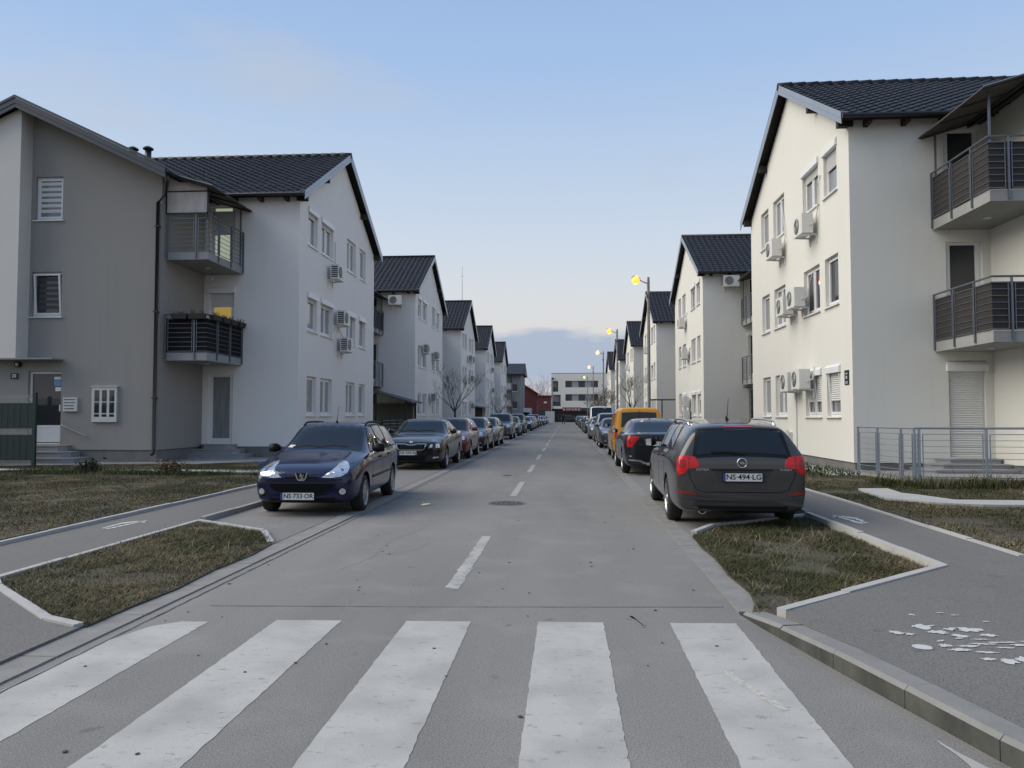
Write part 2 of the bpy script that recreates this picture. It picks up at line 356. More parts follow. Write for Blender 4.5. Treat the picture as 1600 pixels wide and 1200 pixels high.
# joints, cracks, skid marks
def polystrip(name, pts, w, z, m, parent=None, amp=0.0, seed=1):
    r = random.Random(seed); Lp = []; Rp = []
    P = []
    for i in range(len(pts) - 1):
        a = Vector(pts[i]); b = Vector(pts[i + 1]); n = max(1, int((b - a).length / .12)) if amp else 1
        for k in range(n): P.append(a.lerp(b, k / n))
    P.append(Vector(pts[-1]))
    for i, p in enumerate(P):
        d = (P[min(i + 1, len(P) - 1)] - P[max(i - 1, 0)]).normalized(); q = Vector((-d.y, d.x)); j = r.gauss(0, amp) if amp else 0
        ww = w * (r.uniform(.6, 1.4) if amp else 1)
        Lp.append(p + q * (ww / 2 + j)); Rp.append(p + q * (-ww / 2 + j))
    v = [(p.x, p.y, z) for p in Lp + Rp]; n = len(P)
    return pyobj(name, v, [(i, i + 1, n + i + 1, n + i) for i in range(n - 1)], m, parent)
polystrip('expansion_joint', [(-2.8, 5.93), (-1, 6.02), (1.22, 6.17)], .008, .0045, 'crack', road, .0015)
for i, (a, b, w) in enumerate((((.44, 6.05), (.55, 5.55), .02), ((.47, 5.85), (.56, 5.6), .03), ((.36, 9.0), (.40, 8.4), .02), ((.48, 7.6), (.56, 7.0), .025), ((.2, 11.5), (.22, 10.6), .015))):
    polystrip('skid_mark', [a, b], w, .0026, 'skid', road, .006, i)
polystrip('mud_smear', [(.93, 4.65), (1.00, 4.35), (1.10, 4.05)], .05, .0036, 'mud', road, .012, 77)
for i in range(46):                          # grit and chewing gum spots, joined: too small to pick apart
    if i == 0: gm = MB()
    x = random.uniform(-3, 1.2); y = random.uniform(3.3, 12); r_ = random.uniform(.006, .017)
    gm.prism([(x + r_ * math.cos(t) * random.uniform(.6, 1.2), y + r_ * math.sin(t) * random.uniform(.6, 1.2)) for t in (0, 1.05, 2.1, 3.1, 4.2, 5.2)], .004, .0065)
tag(gm.build('grit', 'crack', road), kind='stuff')
# branching hairline cracks in the asphalt
for i, pts in enumerate(([(-2.2, 7.4), (-2.05, 8.1), (-2.12, 9.0), (-1.9, 10.2)], [(-2.05, 8.1), (-1.7, 8.5), (-1.62, 9.1)], [(.9, 12.0), (.75, 13.5), (.8, 15.6)], [(-2.6, 15), (-2.4, 17.5), (-2.5, 20)], [(-3.0, 11.3), (-1.0, 11.42), (1.25, 11.35)], [(-3.1, 22.0), (-1, 22.1), (1.25, 22.0)])):
    polystrip('hairline_crack', pts, .0055, .0018, 'skid', road, .010, 90 + i)
# manhole cover
def manhole(x, y, r):
    o = thing('manhole_cover', 'large round iron manhole cover before the second lane dash' if r > .25 else 'small round iron cover beside the third lane dash', 'manhole', (x, y, 0))
    n = 28; ring = MB()
    V = [(r * k * math.cos(2 * math.pi * i / n), r * k * math.sin(2 * math.pi * i / n), .006) for k in (1.0, .86) for i in range(n)]
    ring.add(V, [(i, (i + 1) % n, n + (i + 1) % n, n + i) for i in range(n)]); ring.build('rim', 'concrete_dark', o)
    MB().prism([(r * .85 * math.cos(2 * math.pi * i / n), r * .85 * math.sin(2 * math.pi * i / n)) for i in range(n)], .002, .007).build('lid', 'iron', o)
    ribs = MB()
    for k in range(8):
        t = k * math.pi / 4; ribs.bar((.25 * r * math.cos(t), .25 * r * math.sin(t), .009), (.78 * r * math.cos(t), .78 * r * math.sin(t), .009), .03, .006)
    for i in range(n): ribs.bar((.55 * r * math.cos(2 * math.pi * i / n), .55 * r * math.sin(2 * math.pi * i / n), .009), (.55 * r * math.cos(2 * math.pi * (i + 1) / n), .55 * r * math.sin(2 * math.pi * (i + 1) / n), .009), .025, .006)
    ribs.build('ribs', 'concrete_dark', o)
manhole(-1.02, 13.15, .33); manhole(-1.48, 19.2, .12)
lf = thing('fallen_leaf', 'pale yellow fallen leaf lying on the grey asphalt', 'leaf', (-2.35, 12.75, .006), .4)
pyobj('blade', [(-.09, 0, 0), (-.03, .045, .02), (.05, .035, .015), (.10, 0, .03), (.03, -.04, .01), (-.04, -.035, 0)], [(0, 1, 2, 3, 4, 5)], mat('leaf_yellow', (.75, .62, .28), .7), lf)

# gutter strips made of concrete slabs, flush with the asphalt
SL = MB().box((0, 0, -.03), (.225, .992, .022)); slab_me = SL.build('gutter_slab', 'gutter_stone').data
bpy.data.objects.remove(bpy.data.objects['gutter_slab'])
gl = thing('gutter_left', None, None, (0, 0, 0)); gl['kind'] = 'structure'
gr = thing('gutter_right', None, None, (0, 0, 0)); gr['kind'] = 'structure'
for k in range(40):
    y = 1.6 + k; shared('slab', slab_me, gl, (-3.375, y, -.010 + random.uniform(-.002, .002)), (0, random.uniform(-.006, .006), 0))
for k in range(40):
    y = 6.0 + k; shared('slab', slab_me, gr, (1.30, y, -.010 + random.uniform(-.002, .002)), (0, random.uniform(-.006, .006), 0))
tag(MB().box((-3.375, 41.6, -.03), (-3.15, 150, .012)).build('slab_run', 'gutter_stone', gl), kind='stuff')
tag(MB().box((1.30, 46, -.03), (1.525, 150, .012)).build('slab_run', 'gutter_stone', gr), kind='stuff')

# parking lanes
sheet('parking_left', [(-3.375, 8.6), (-3.375, 150), (-5.05, 150), (-5.05, 10.2), (-4, 9)], .003, 'parking', kind='structure')
sheet('parking_right', [(1.525, 9.7), (1.9, 10.2), (3.45, 11.3), (3.45, 150), (1.525, 150)], .003, 'parking', kind='structure')
polystrip('patch_joint', [(-3.40, 8.9), (-3.40, 60)], .015, .0075, 'crack', road, .003)
polystrip('patch_joint', [(-3.05, 3), (-3.12, 60)], .012, .0045, 'crack', road, .003)
# pavements
ZS = .030
solid('sidewalk_left', [(-3.38, -2), (-3.38, 5.22), (-3.74, 5.38), (-4.92, 6.40), (-5.12, 6.62), (-5.12, 150), (-6.42, 150), (-6.42, 8.3), (-6.6, 7.2), (-9, 6.0), (-16, 5.2), (-16, .4), (-6, .6), (-4.3, .9), (-3.6, 1.5)], -.05, ZS, 'sidewalk', kind='structure').data
kin = []                                    # inner (back) edge of the kerb stones
for i, p in enumerate(KC):
    d = (Vector(KC[min(i + 1, len(KC) - 1)]) - Vector(KC[max(i - 1, 0)])).normalized(); kin.append((p[0] - d.y * .15, p[1] + d.x * .15))
sr = solid('sidewalk_right', [(q[0] + .02, q[1]) for q in kin[1:]] + [(16, 6.4), (9, 6.6), (5.4, 6.9), (4.6, 7.6), (4.47, 8.6), (4.47, 150), (3.52, 150), (3.52, 7.46), (1.56, 5.66)], -.05, .105, 'sidewalk', kind='structure')
# raised kerb on the right corner: single stones that dive to road level at the crossing's far end
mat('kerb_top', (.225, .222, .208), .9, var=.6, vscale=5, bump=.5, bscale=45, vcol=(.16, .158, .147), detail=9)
mat('kerb_face', (.036, .038, .033), .92, var=1.0, vscale=4, bump=.5, bscale=45, vcol=(.095, .095, .083), detail=10, stretch=(1, 1, .5))  # dirt stain, plus shade put into the colour to offset sun on this side
kb = thing('kerb_right', None, None, (0, 0, 0)); kb['kind'] = 'structure'
def arc_resample(P, step):
    P = [Vector(p) for p in P]; outp = [P[0]]; acc = 0
    for i in range(len(P) - 1):
        a, b = P[i], P[i + 1]; Ls = (b - a).length; t = step - acc
        while t <= Ls: outp.append(a.lerp(b, t / Ls)); t += step
        acc = Ls - (t - step)
    return outp
KP = arc_resample(KC, .62)
for i in range(len(KP) - 1):
    a, b = KP[i], KP[i + 1]; d = (b - a).normalized(); q = Vector((-d.y, d.x)) ; a2 = a + d * .0025; b2 = b - d * .0025
    hz = lambda s: .022 + .090 * min(1, max(0, s / .85)) if s < .85 else .112
    ha, hb = hz(i * .62), hz(i * .62 + .62); c = .022; jt = random.uniform(-.003, .003)
    V = []
    for p, h in ((a2, ha + jt), (b2, hb + jt)):
        for off, z in ((0, -.05), (0, h - c), (c, h), (.16, h), (.16, -.05)): w = p + q * off; V.append((w.x, w.y, z))
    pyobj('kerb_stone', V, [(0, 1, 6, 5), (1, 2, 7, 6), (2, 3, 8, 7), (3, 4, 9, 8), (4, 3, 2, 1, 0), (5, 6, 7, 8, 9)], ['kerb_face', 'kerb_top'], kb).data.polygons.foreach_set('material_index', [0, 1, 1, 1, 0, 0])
# concrete edging strips
def edging(name, pts, w=.075, z=.115, m='concrete_light', z0=-.05):
    P = [Vector(p) for p in pts]; o = thing(name, None, None); o['kind'] = 'structure'
    for i in range(len(P) - 1):
        a, b = P[i], P[i + 1]; n = max(1, round((b - a).length / 1.0)); n = min(n, 24)
        for k in range(n):
            p = a.lerp(b, k / n); q = a.lerp(b, (k + 1) / n); d = (q - p).normalized(); zz = z + random.uniform(-.006, .006)
            MB().bar((*(p + d * .003), (zz + z0) / 2), (*(q - d * .003), (zz + z0) / 2), w, zz - z0).build('edging_stone', m, o)
edging('edging_island_left', [(-3.40, 5.20), (-3.74, 5.36), (-4.92, 6.38), (-5.13, 6.62), (-5.13, 10.45), (-3.86, 9.62), (-3.42, 8.75)], z=.046)
edging('edging_walk_left', [(-6.43, 8.2), (-6.43, 30)], z=.075); edging('edging_park_left', [(-5.09, 10.5), (-5.09, 34)], .08, z=.075, m='concrete')
edging('edging_island_right', [(1.54, 5.72), (3.50, 7.47), (3.46, 11.42)], z=.113)
edging('edging_island_rear', [(3.44, 11.44), (1.92, 10.34), (1.56, 9.66)], z=.075)
edging('edging_walk_right', [(4.50, 8.0), (4.50, 32)], z=.125); edging('edging_park_right', [(3.49, 11.5), (3.49, 34)], .08, z=.12, m='concrete')
# lawns
ISL_L = [(-3.36, 5.22), (-3.74, 5.42), (-4.9, 6.42), (-5.08, 6.62), (-5.08, 10.38), (-3.86, 9.55), (-3.39, 8.7), (-3.33, 8.0), (-3.37, 7.2), (-3.32, 6.4), (-3.36, 5.8)]
ISL_R = [(1.36, 5.85), (1.52, 5.78), (3.45, 7.5), (3.41, 11.36), (1.93, 10.29), (1.54, 9.6), (1.50, 8.8), (1.53, 8.0), (1.49, 7.3), (1.52, 6.6), (1.47, 6.2)]
LAW_L = [(-6.47, 8.2), (-6.6, 7.2), (-9, 6.0), (-60, 4), (-60, 150), (-6.47, 150)]
LAW_R = [(4.54, 8.6), (4.7, 7.6), (5.4, 6.9), (60, 6.2), (60, 150), (4.54, 150)]
solid('island_left', ISL_L, -.05, .026, 'soil', kind='structure'); solid('island_right', ISL_R, -.05, .030, 'soil', kind='structure')
sheet('lawn_left', LAW_L, .080, 'soil', kind='structure'); sheet('lawn_right', LAW_R, .085, 'soil', kind='structure')

def vnoise(x, y, s, seed):
    """cheap smooth value noise for clumps"""
    g = np.random.default_rng(seed).random((64, 64)); u = x * s; v = y * s; i = np.floor(u).astype(int); j = np.floor(v).astype(int); fx = u - i; fy = v - j
    fx = fx * fx * (3 - 2 * fx); fy = fy * fy * (3 - 2 * fy); G = lambda a, b: g[a % 64, b % 64]
    return (G(i, j) * (1 - fx) + G(i + 1, j) * fx) * (1 - fy) + (G(i, j + 1) * (1 - fx) + G(i + 1, j + 1) * fx) * fy
def grass(name, poly, bbox, dens, hgt, wid, z, label, m='grass', seed=1, thin=.25, dry=.0, flop=1.0, holes=()):
    rg = np.random.default_rng(seed); x0, x1, y0, y1 = bbox; n = int((x1 - x0) * (y1 - y0) * dens)
    x = rg.uniform(x0, x1, n); y = rg.uniform(y0, y1, n); k = inside(x, y, poly)
    for h in holes: k &= ~inside(x, y, h)
    cl = .6 * vnoise(x, y, 1.3, seed) + .4 * vnoise(x, y, 4.1, seed + 1); k &= rg.random(n) < np.clip((cl - thin) * 3.2, .05, 1); x = x[k]; y = y[k]; cl = cl[k]; n = len(x)
    a = rg.uniform(0, 2 * np.pi, n); h = hgt * rg.gamma(4, .25, n) * (.55 + .9 * cl); lean = h * rg.uniform(.3, 1.5, n) * flop; w = wid * rg.uniform(.6, 1.3, n)
    dx, dy = np.cos(a), np.sin(a); V = np.zeros((n, 5, 3)); zz = np.full(n, z)
    V[:, 0] = np.stack([x - dy * w, y + dx * w, zz - .01], 1); V[:, 1] = np.stack([x + dy * w, y - dx * w, zz - .01], 1)
    mx, my = x + dx * lean * .35, y + dy * lean * .35
    V[:, 2] = np.stack([mx - dy * w * .8, my + dx * w * .8, zz + h * .62], 1); V[:, 3] = np.stack([mx + dy * w * .8, my - dx * w * .8, zz + h * .62], 1)
    V[:, 4] = np.stack([x + dx * lean, y + dy * lean, zz + h], 1)
    me = bpy.data.meshes.new(name); me.vertices.add(n * 5); me.vertices.foreach_set('co', V.ravel())
    b = np.arange(n) * 5; loops = np.stack([b, b + 1, b + 3, b + 2, b + 2, b + 3, b + 4], 1).ravel()
    me.loops.add(n * 7); me.loops.foreach_set('vertex_index', loops); me.polygons.add(n * 2)
    st = np.stack([np.arange(n) * 7, np.arange(n) * 7 + 4], 1).ravel(); me.polygons.foreach_set('loop_start', st)
    try: me.polygons.foreach_set('loop_total', np.tile([4, 3], n))
    except Exception: pass
    me.update(calc_edges=True); me.validate()
    tone = np.clip(.75 * vnoise(x, y, .8, seed + 5) + .35 * vnoise(x, y, 3.1, seed + 6) + .42 * rg.random(n) + dry - .42, 0, 1)
    at = me.attributes.new('tone', 'FLOAT', 'POINT'); at.data.foreach_set('value', np.repeat(tone, 5).astype(np.float32))
    setmat(me, m); o = bpy.data.objects.new(name, me); link(o); return tag(o, label, 'grass', None, 'stuff')
PATH_R = [(5.5, 15.0), (6.05, 15.05), (5.95, 14.2), (6.1, 13.9), (6.35, 13.1), (9, 13.05), (9, 12.4), (6.4, 12.4), (5.9, 12.6), (5.3, 13.3)]
PATH_L = [(-6.46, 18.35), (-6.46, 19.2), (-14.9, 19.2), (-14.9, 18.75), (-10, 18.7)]
grass('grass_island_left', ISL_L, (-5.1, -3.35, 5.2, 10.4), 6400, .020, .0028, .026, 'worn olive grass with straw tufts on the island before the dark blue car', seed=3, dry=.12, thin=.16, flop=2.3)
grass('grass_island_right', ISL_R, (1.35, 3.5, 5.7, 11.4), 7000, .023, .0029, .030, 'dry straw and green grass on the island behind the grey estate car', seed=8, dry=.15, thin=.20, flop=2.3)
grass('straw_island_left', ISL_L, (-5.1, -3.35, 5.2, 10.4), 230, .040, .0028, .026, 'long pale straw blades over the island before the dark blue car', seed=63, dry=.75, thin=.38, flop=2.0)
grass('straw_island_right', ISL_R, (1.35, 3.5, 5.7, 11.4), 300, .045, .0028, .030, 'long pale straw blades over the island behind the grey estate car', seed=68, dry=.75, thin=.36, flop=2.0)
grass('grass_lawn_left', LAW_L, (-16, -6.47, 8.2, 22.2), 2300, .017, .0040, .08, 'short brown green lawn before the house numbered 20', seed=14, thin=.12, dry=.08, holes=(PATH_L,), flop=1.6)
grass('grass_lawn_right', LAW_R, (4.54, 10.5, 7.6, 18.4), 2300, .019, .0040, .085, 'patchy brown lawn before the railed terrace', seed=21, thin=.15, dry=.14, holes=(PATH_R, [(6.95, 19), (7.2, 16.85), (12, 16), (12, 20), (6.95, 20)]), flop=1.6)
grass('grass_verge_left', LAW_L, (-14, -6.47, 17.6, 18.9), 1700, .06, .005, .08, 'greener strip of grass along the light path by the house', 'grass_green', 31, .2)
grass('grass_tufts_right', LAW_R, (6.2, 12, 15.3, 16.6), 900, .12, .007, .085, 'tall green and dry grass tufts at the foot of the railing', 'grass', 41, .34, dry=.05)
grass('grass_verge_far', LAW_R, (4.54, 6.9, 18.4, 60), 260, .07, .012, .085, 'rough grass strip along the cream gables', 'grass_green', 45, .2)
# light concrete paths
solid('path_left', PATH_L, -.05, .105, 'concrete_light', kind='structure'); solid('path_right', PATH_R, -.05, .125, 'concrete_light', kind='structure')
solid('apron_left', [(-16, 20.3), (-12.3, 21.6), (-10.6, 21.7), (-8.2, 24.2), (-8.2, 36), (-8.95, 36), (-8.95, 25.2), (-12.2, 25.2), (-12.2, 22.4), (-16, 22.4)], -.05, .10, 'concrete', kind='structure')
solid('apron_right', [(6.2, 18.6), (6.95, 18.6), (6.95, 30), (6.2, 30)], -.05, .11, 'concrete_light', kind='structure')
# worn painted symbols on the pavements
def blob(parent, x, y, rx, ry, z, seed, rot=0.0, rag=.25):
    r = random.Random(seed); n = 22; P = []
    for i in range(n):
        t = 2 * math.pi * i / n; k = 1 + r.uniform(-rag, rag); px_, py_ = rx * k * math.cos(t), ry * k * math.sin(t)
        P.append((x + px_ * math.cos(rot) - py_ * math.sin(rot), y + px_ * math.sin(rot) + py_ * math.cos(rot)))
    return sheet('paint_fragment', P, z, 'symbol_paint', parent)
bs = thing('cycle_symbol', 'flaking white bicycle symbol painted on the right pavement', 'marking', (0, 0, 0))
zs = .1095
for i, (x, y, rx, ry, rot) in enumerate(((2.11, 5.15, .045, .03, -.5), (2.17, 5.12, .04, .022, 0), (2.34, 5.30, .07, .05, .3), (2.38, 5.18, .06, .04, 0), (2.48, 5.10, .06, .03, 0), (2.50, 5.25, .05, .03, .3), (2.60, 5.25, .08, .05, .1), (2.66, 5.13, .06, .03, 0), (2.13, 4.84, .058, .055, 0), (2.28, 4.88, .04, .03, .4),
        (2.33, 4.80, .06, .026, .1), (2.42, 4.88, .07, .018, .1), (2.53, 4.93, .08, .016, 0), (2.65, 4.97, .09, .014, .1), (2.76, 4.92, .08, .022, 0), (2.46, 4.76, .06, .016, 0), (2.62, 4.86, .06, .012, 0), (2.40, 4.63, .04, .022, 0), (2.50, 4.60, .05, .045, .4), (2.60, 4.63, .06, .05, 0), (2.68, 4.56, .05, .04, 0), (2.40, 5.61, .02, .02, 0), (2.63, 5.68, .028, .01, 0), (2.69, 5.62, .03, .01, 0), (2.82, 5.46, .018, .012, 0), (2.44, 5.04, .03, .010, .2), (2.57, 5.03, .05, .010, 0), (2.30, 4.98, .03, .012, .5), (2.82, 5.0, .06, .012, 0), (2.9, 4.9, .07, .02, .1), (2.86, 4.62, .05, .03, 0))):
    blob(bs, x, y, rx, ry, zs, i, rot, .42 if i != 8 else .06)
def fig(label, x, y, z, flip):
    o = thing('walk_arrow', label, 'marking', (x, y, z)); f = flip
    for a, b, w in (((-.02 * f, -.45), (.10 * f, .36), .07), ((-.16 * f, .05), (.0, .30), .12), ((.02 * f, .30), (.2 * f, .16), .07), ((-.16 * f, .05), (-.13 * f, -.4), .06)):
        a = Vector(a); b = Vector(b); d = (b - a).normalized(); q = Vector((-d.y, d.x)) * w / 2
        sheet('paint_stroke', ragged([tuple(a + q), tuple(b + q * .5), tuple(b - q * .5), tuple(a - q)], .05, .008, int(a.x * 99 + w * 999)), 0, 'symbol_paint', o)
fig('white painted walking figure on the left pavement', -5.92, 10.05, ZS + .004, .72); fig('white painted walking figure on the right pavement beside the island', 3.78, 10.7, .109, -.72)
# ------------------------------------------------------------------ houses
mat('pane_curtain', (.26, .26, .265), .25, var=.8, vscale=2.4, vcol=(.13, .135, .14), stretch=(10, 10, .4), coat=1, spec=.6)
mat('blind', (.17, .165, .15), .6, coat=1)
CACHE = {}
def cmesh(key, fn):
    """mesh data made once and shared by alike pieces"""
    if key not in CACHE:
        o = fn(); me = o.data; bpy.data.objects.remove(o); CACHE[key] = me
    return CACHE[key]
def frame_mb(w, h, t=.065, d=.07, mull=False):
    b = MB(); b.box((-w / 2, 0, 0), (-w / 2 + t, d, h)).box((w / 2 - t, 0, 0), (w / 2, d, h)).box((-w / 2 + t, 0, 0), (w / 2 - t, d, t)).box((-w / 2 + t, 0, h - t), (w / 2 - t, d, h))
    if mull: b.box((-t * .7, .004, t), (t * .7, d, h - t))
    return b
def window(parent, loc, rz, w, h, pane='pane', sh=0.0, box=False, sill=True, name='window', boxm='pvc', detail=True, tilt=False):
    """frame with its pane, sill, shutter box and the lowered part of the shutter as sub-parts; faces -y"""
    mull = w > 1.05 and name == 'window'
    fo = shared(name, cmesh(('frame', round(w, 2), round(h, 2), mull), lambda: frame_mb(w, h, mull=mull).build('f', 'pvc')), parent, loc, (0, 0, rz))
    shared('pane', cmesh(('pane', round(w, 2), round(h, 2), pane), lambda: MB().box((-w / 2 + .03, .03, .03), (w / 2 - .03, .05, h - .03)).build('p', pane)), fo)
    if detail and name == 'window':       # opening casements inside the outer frame
        def cas():
            b = MB()
            for c0, c1 in (((-w / 2 + .06, -.035), (.035, w / 2 - .06)) if mull else ((-w / 2 + .06, w / 2 - .06),)):
                for x in (c0, c1 - .05): b.box((x, -.012, .06), (x + .05, .028, h - .06))
                b.box((c0 + .05, -.012, .06), (c1 - .05, .028, .12)); b.box((c0 + .05, -.012, h - .11), (c1 - .05, .028, h - .06))
            return b.build('c', 'pvc')
        c = shared('casement', cmesh(('cas', round(w, 2), round(h, 2)), cas), fo)
        if tilt: c.rotation_euler = (R(5), 0, 0)
    if sill: shared('sill', cmesh(('sill', round(w, 2)), lambda: MB().box((-w / 2 - .05, -.16, -.045), (w / 2 + .05, .03, -.012)).build('s', 'pvc')), fo)
    if box: shared('shutter_box', cmesh(('sbox', round(w, 2), boxm), lambda: MB().add([(-w / 2 - .05, -.16, h - .17), (w / 2 + .05, -.16, h - .17), (w / 2 + .05, -.16, h - .02), (w / 2 + .05, -.09, h + .06), (-w / 2 - .05, -.09, h + .06), (-w / 2 - .05, -.16, h - .02), (-w / 2 - .05, .04, h - .17), (w / 2 + .05, .04, h - .17), (w / 2 + .05, .04, h + .06), (-w / 2 - .05, .04, h + .06)],
            [(0, 1, 2, 5), (5, 2, 3, 4), (0, 6, 7, 1), (4, 3, 8, 9), (0, 5, 4, 9, 6), (1, 7, 8, 3, 2)]).build('b', boxm)), fo)
    if sh > .02:
        hs = (h - .17) * sh; n = max(2, int(hs / .055))
        def slats():
            b = MB()
            for k in range(n):
                z1 = h - .17 - k * hs / n; b.add([(-w / 2 + .05, -.02, z1), (w / 2 - .05, -.02, z1), (w / 2 - .05, -.034, z1 - hs / n * .5), (-w / 2 + .05, -.034, z1 - hs / n * .5), (w / 2 - .05, -.02, z1 - hs / n * .93), (-w / 2 + .05, -.02, z1 - hs / n * .93)], [(0, 3, 2, 1), (3, 5, 4, 2)])
            b.box((-w / 2 + .05, -.016, h - .17 - hs), (w / 2 - .05, -.010, h - .17)); return b.build('sl', boxm if boxm != 'pvc' else 'shutter')
        shared('shutter', cmesh(('shut', round(w, 2), round(h, 2), round(hs, 2), boxm), slats), fo)
    return fo

def wall_mb(P, a0, a1, z0, z1, holes, depth=.16, top=None):
    """wall face with real openings: P(a, z, d) gives the point d behind the face"""
    b = MB(); As = sorted({a0, a1, *[h[i] for h in holes for i in (0, 1)]}); Zs = sorted({z0, z1, *[h[i] for h in holes for i in (2, 3)]})
    for i in range(len(As) - 1):
        for j in range(len(Zs) - 1):
            ca, cz = (As[i] + As[i + 1]) / 2, (Zs[j] + Zs[j + 1]) / 2
            if any(h[0] < ca < h[1] and h[2] < cz < h[3] for h in holes): continue
            b.add([P(As[i], Zs[j], 0), P(As[i + 1], Zs[j], 0), P(As[i + 1], Zs[j + 1], 0), P(As[i], Zs[j + 1], 0)], [(0, 1, 2, 3)])
    for h in holes:
        q = [(h[0], h[2]), (h[1], h[2]), (h[1], h[3]), (h[0], h[3])]
        for k in range(4):
            (a, z), (c, w) = q[k], q[(k + 1) % 4]; b.add([P(a, z, 0), P(c, w, 0), P(c, w, depth), P(a, z, depth)], [(0, 1, 2, 3)])
    if top: b.add([P(a, z, 0) for a, z in top], [tuple(range(len(top)))])
    return b

TH = math.atan(.57); TW, TL = .30, .342
def tile_mesh():
    prof = [(0, .008), (.04, .0), (.10, .004), (.16, .030), (.21, .046), (.26, .030), (.30, .008)]; V = []; F = []
    for y, lift in ((0.0, .030), (.40, .0)): V += [(x, y, z + lift) for x, z in prof]
    V += [(x, .0, z + .004) for x, z in prof]; n = len(prof)
    for i in range(n - 1): F += [(i, i + 1, n + i + 1, n + i), (2 * n + i, 2 * n + i + 1, i + 1, i)]
    return pyobj('t', V, F, 'tile')
def tile_field(nu, nv, skip=None):
    me = cmesh('tile', tile_mesh); v0 = np.array([q.co[:] for q in me.vertices]); f0 = [tuple(p.vertices) for p in me.polygons]; V = []; F = []
    for i in range(nu):
        for j in range(nv):
            if skip and skip(i, j): continue
            n = len(V); V += [(x + i * TW, y + j * TL, z) for x, y, z in v0]; F += [tuple(k + n for k in f) for f in f0]
    return pyobj('tf', V, F, 'tile')
NU, NV = 34, 18
WIN = [(.85, 1.85), (2.30, 3.70), (5.60, 6.90), (7.50, 8.50)]; ROW = [(1.50, 2.86), (4.45, 5.77), (7.45, 8.77)]

def railing(parent, pts, z0, z1, posts, screen, steel, fine=True, nb=7):
    """posts, handrail, framed panels with horizontal bars; screen: material of the sheet behind the bars"""
    P = [Vector(p) for p in pts]
    hr = MB().tube([(p.x, p.y, z1) for p in P], .024, 8).build('handrail', steel, parent)
    seg = [(P[i + 1] - P[i]).length for i in range(len(P) - 1)]
    def at(s):
        for i, L_ in enumerate(seg):
            if s <= L_ + 1e-6: return P[i].lerp(P[i + 1], max(0, s) / L_)
            s -= L_
        return P[-1].copy()
    tot = sum(seg)
    for s in posts:
        p = at(s); b = MB().box((p.x - .02, p.y - .02, z0 - .20), (p.x + .02, p.y + .02, z1 - .02)); b.build('post', steel, parent)
    bars = []
    for a, c in zip(posts[:-1], posts[1:]):
        a2, c2 = a + .07, c - .07; br = [a2] + [sum(seg[:i + 1]) for i in range(len(seg) - 1) if a2 < sum(seg[:i + 1]) < c2] + [c2]
        path = [at(s) for s in br]
        fr = MB()
        for z in (z0 + .04, z1 - .13):
            for i in range(len(path) - 1): fr.bar((*path[i], z), (*path[i + 1], z), .018, .018)
        for p in (path[0], path[-1]): fr.bar((*p, z0 + .04), (*p, z1 - .13), .018, .018)
        fr.build('panel_frame', steel, parent)
        for k in range(1, nb):
            z = z0 + .04 + (z1 - .17 - z0) * k / nb; b = MB()
            q = [at(a)] + path[1:-1] + [at(c)] if k in (1, nb - 1) else path
            for i in range(len(q) - 1): b.bar((*q[i], z), (*q[i + 1], z), .012, .012)
            if fine: b.build('bar', steel, parent)
            else: bars.append(b)
    if bars:
        bb = MB()
        for b in bars: bb.add(b.v, b.f)
        bb.build('bars', steel, parent)
    if screen:
        b = MB(); q = [at(.04)] + [P[i] for i in range(1, len(P) - 1)] + [at(tot - .04)]
        c = sum(q, Vector((0, 0))) / len(q)
        for i in range(len(q) - 1):
            A = q[i].lerp(c, .03); B = q[i + 1].lerp(c, .03); b.bar((*A, (z0 + .02 + z1 - .11) / 2), (*B, (z0 + .02 + z1 - .11) / 2), .006, z1 - .13 - z0)
        b.build('screen', screen, parent)

def ac_unit(loc, rz, label, group, pipe=None):
    o = thing('air_conditioner', label, 'air conditioner', loc, rz, group)
    def body():
        b = MB().box((-.40, -.44, 0), (.40, -.14, .55)); return b.build('c', 'ac_body')
    shared('casing', cmesh('ac_body', body), o)
    def fan():
        b = MB(); n = 20; b.prism([(.0, .0)] * 0 or [(-.11 + .215 * math.cos(2 * math.pi * i / n), .28 + .215 * math.sin(2 * math.pi * i / n)) for i in range(n)], .0, .012)
        b.v = [(x, -.44 - z, y) for x, y, z in b.v]; return b.build('f', 'ac_grille')
    f = shared('fan_grille', cmesh('ac_fan', fan), o)
    def rings():
        b = MB(); n = 20
        for r in (.06, .12, .18): b.tube([(-.11 + r * math.cos(2 * math.pi * i / n), -.457, .28 + r * math.sin(2 * math.pi * i / n)) for i in range(n + 1)], .006, 4, False)
        return b.build('r', 'ac_body')
    shared('guard_ring', cmesh('ac_ring', rings), f)
    shared('side_grille', cmesh('ac_side', lambda: side_grille()), o)
    for bx_ in (-.28, .28): shared('bracket', cmesh('ac_brk', lambda: MB().add([(-.02, -.46, -.005), (.02, -.46, -.005), (.02, -.46, -.03), (-.02, -.46, -.03), (-.02, 0, -.005), (.02, 0, -.005), (.02, 0, -.26), (-.02, 0, -.26), (.02, -.04, -.05), (-.02, -.04, -.05), (.02, -.035, -.26), (-.02, -.035, -.26)], [(0, 1, 2, 3), (0, 4, 5, 1), (2, 8, 9, 3), (8, 10, 11, 9), (10, 6, 7, 11), (4, 7, 6, 5), (1, 5, 8, 2), (5, 6, 10, 8), (0, 3, 9, 4), (4, 9, 11, 7)]).build('b', 'ac_body')), o, (bx_, 0, .002))
    if pipe: MB().tube([(.40, -.25, .2), (.50, -.12, .25), (.50, -.05, .6), (.45 + pipe[0] * .5, -.04, pipe[1] * .8), (.45 + pipe[0], -.03, pipe[1])], .018, 6).build('pipe', 'cable', o)
    return o
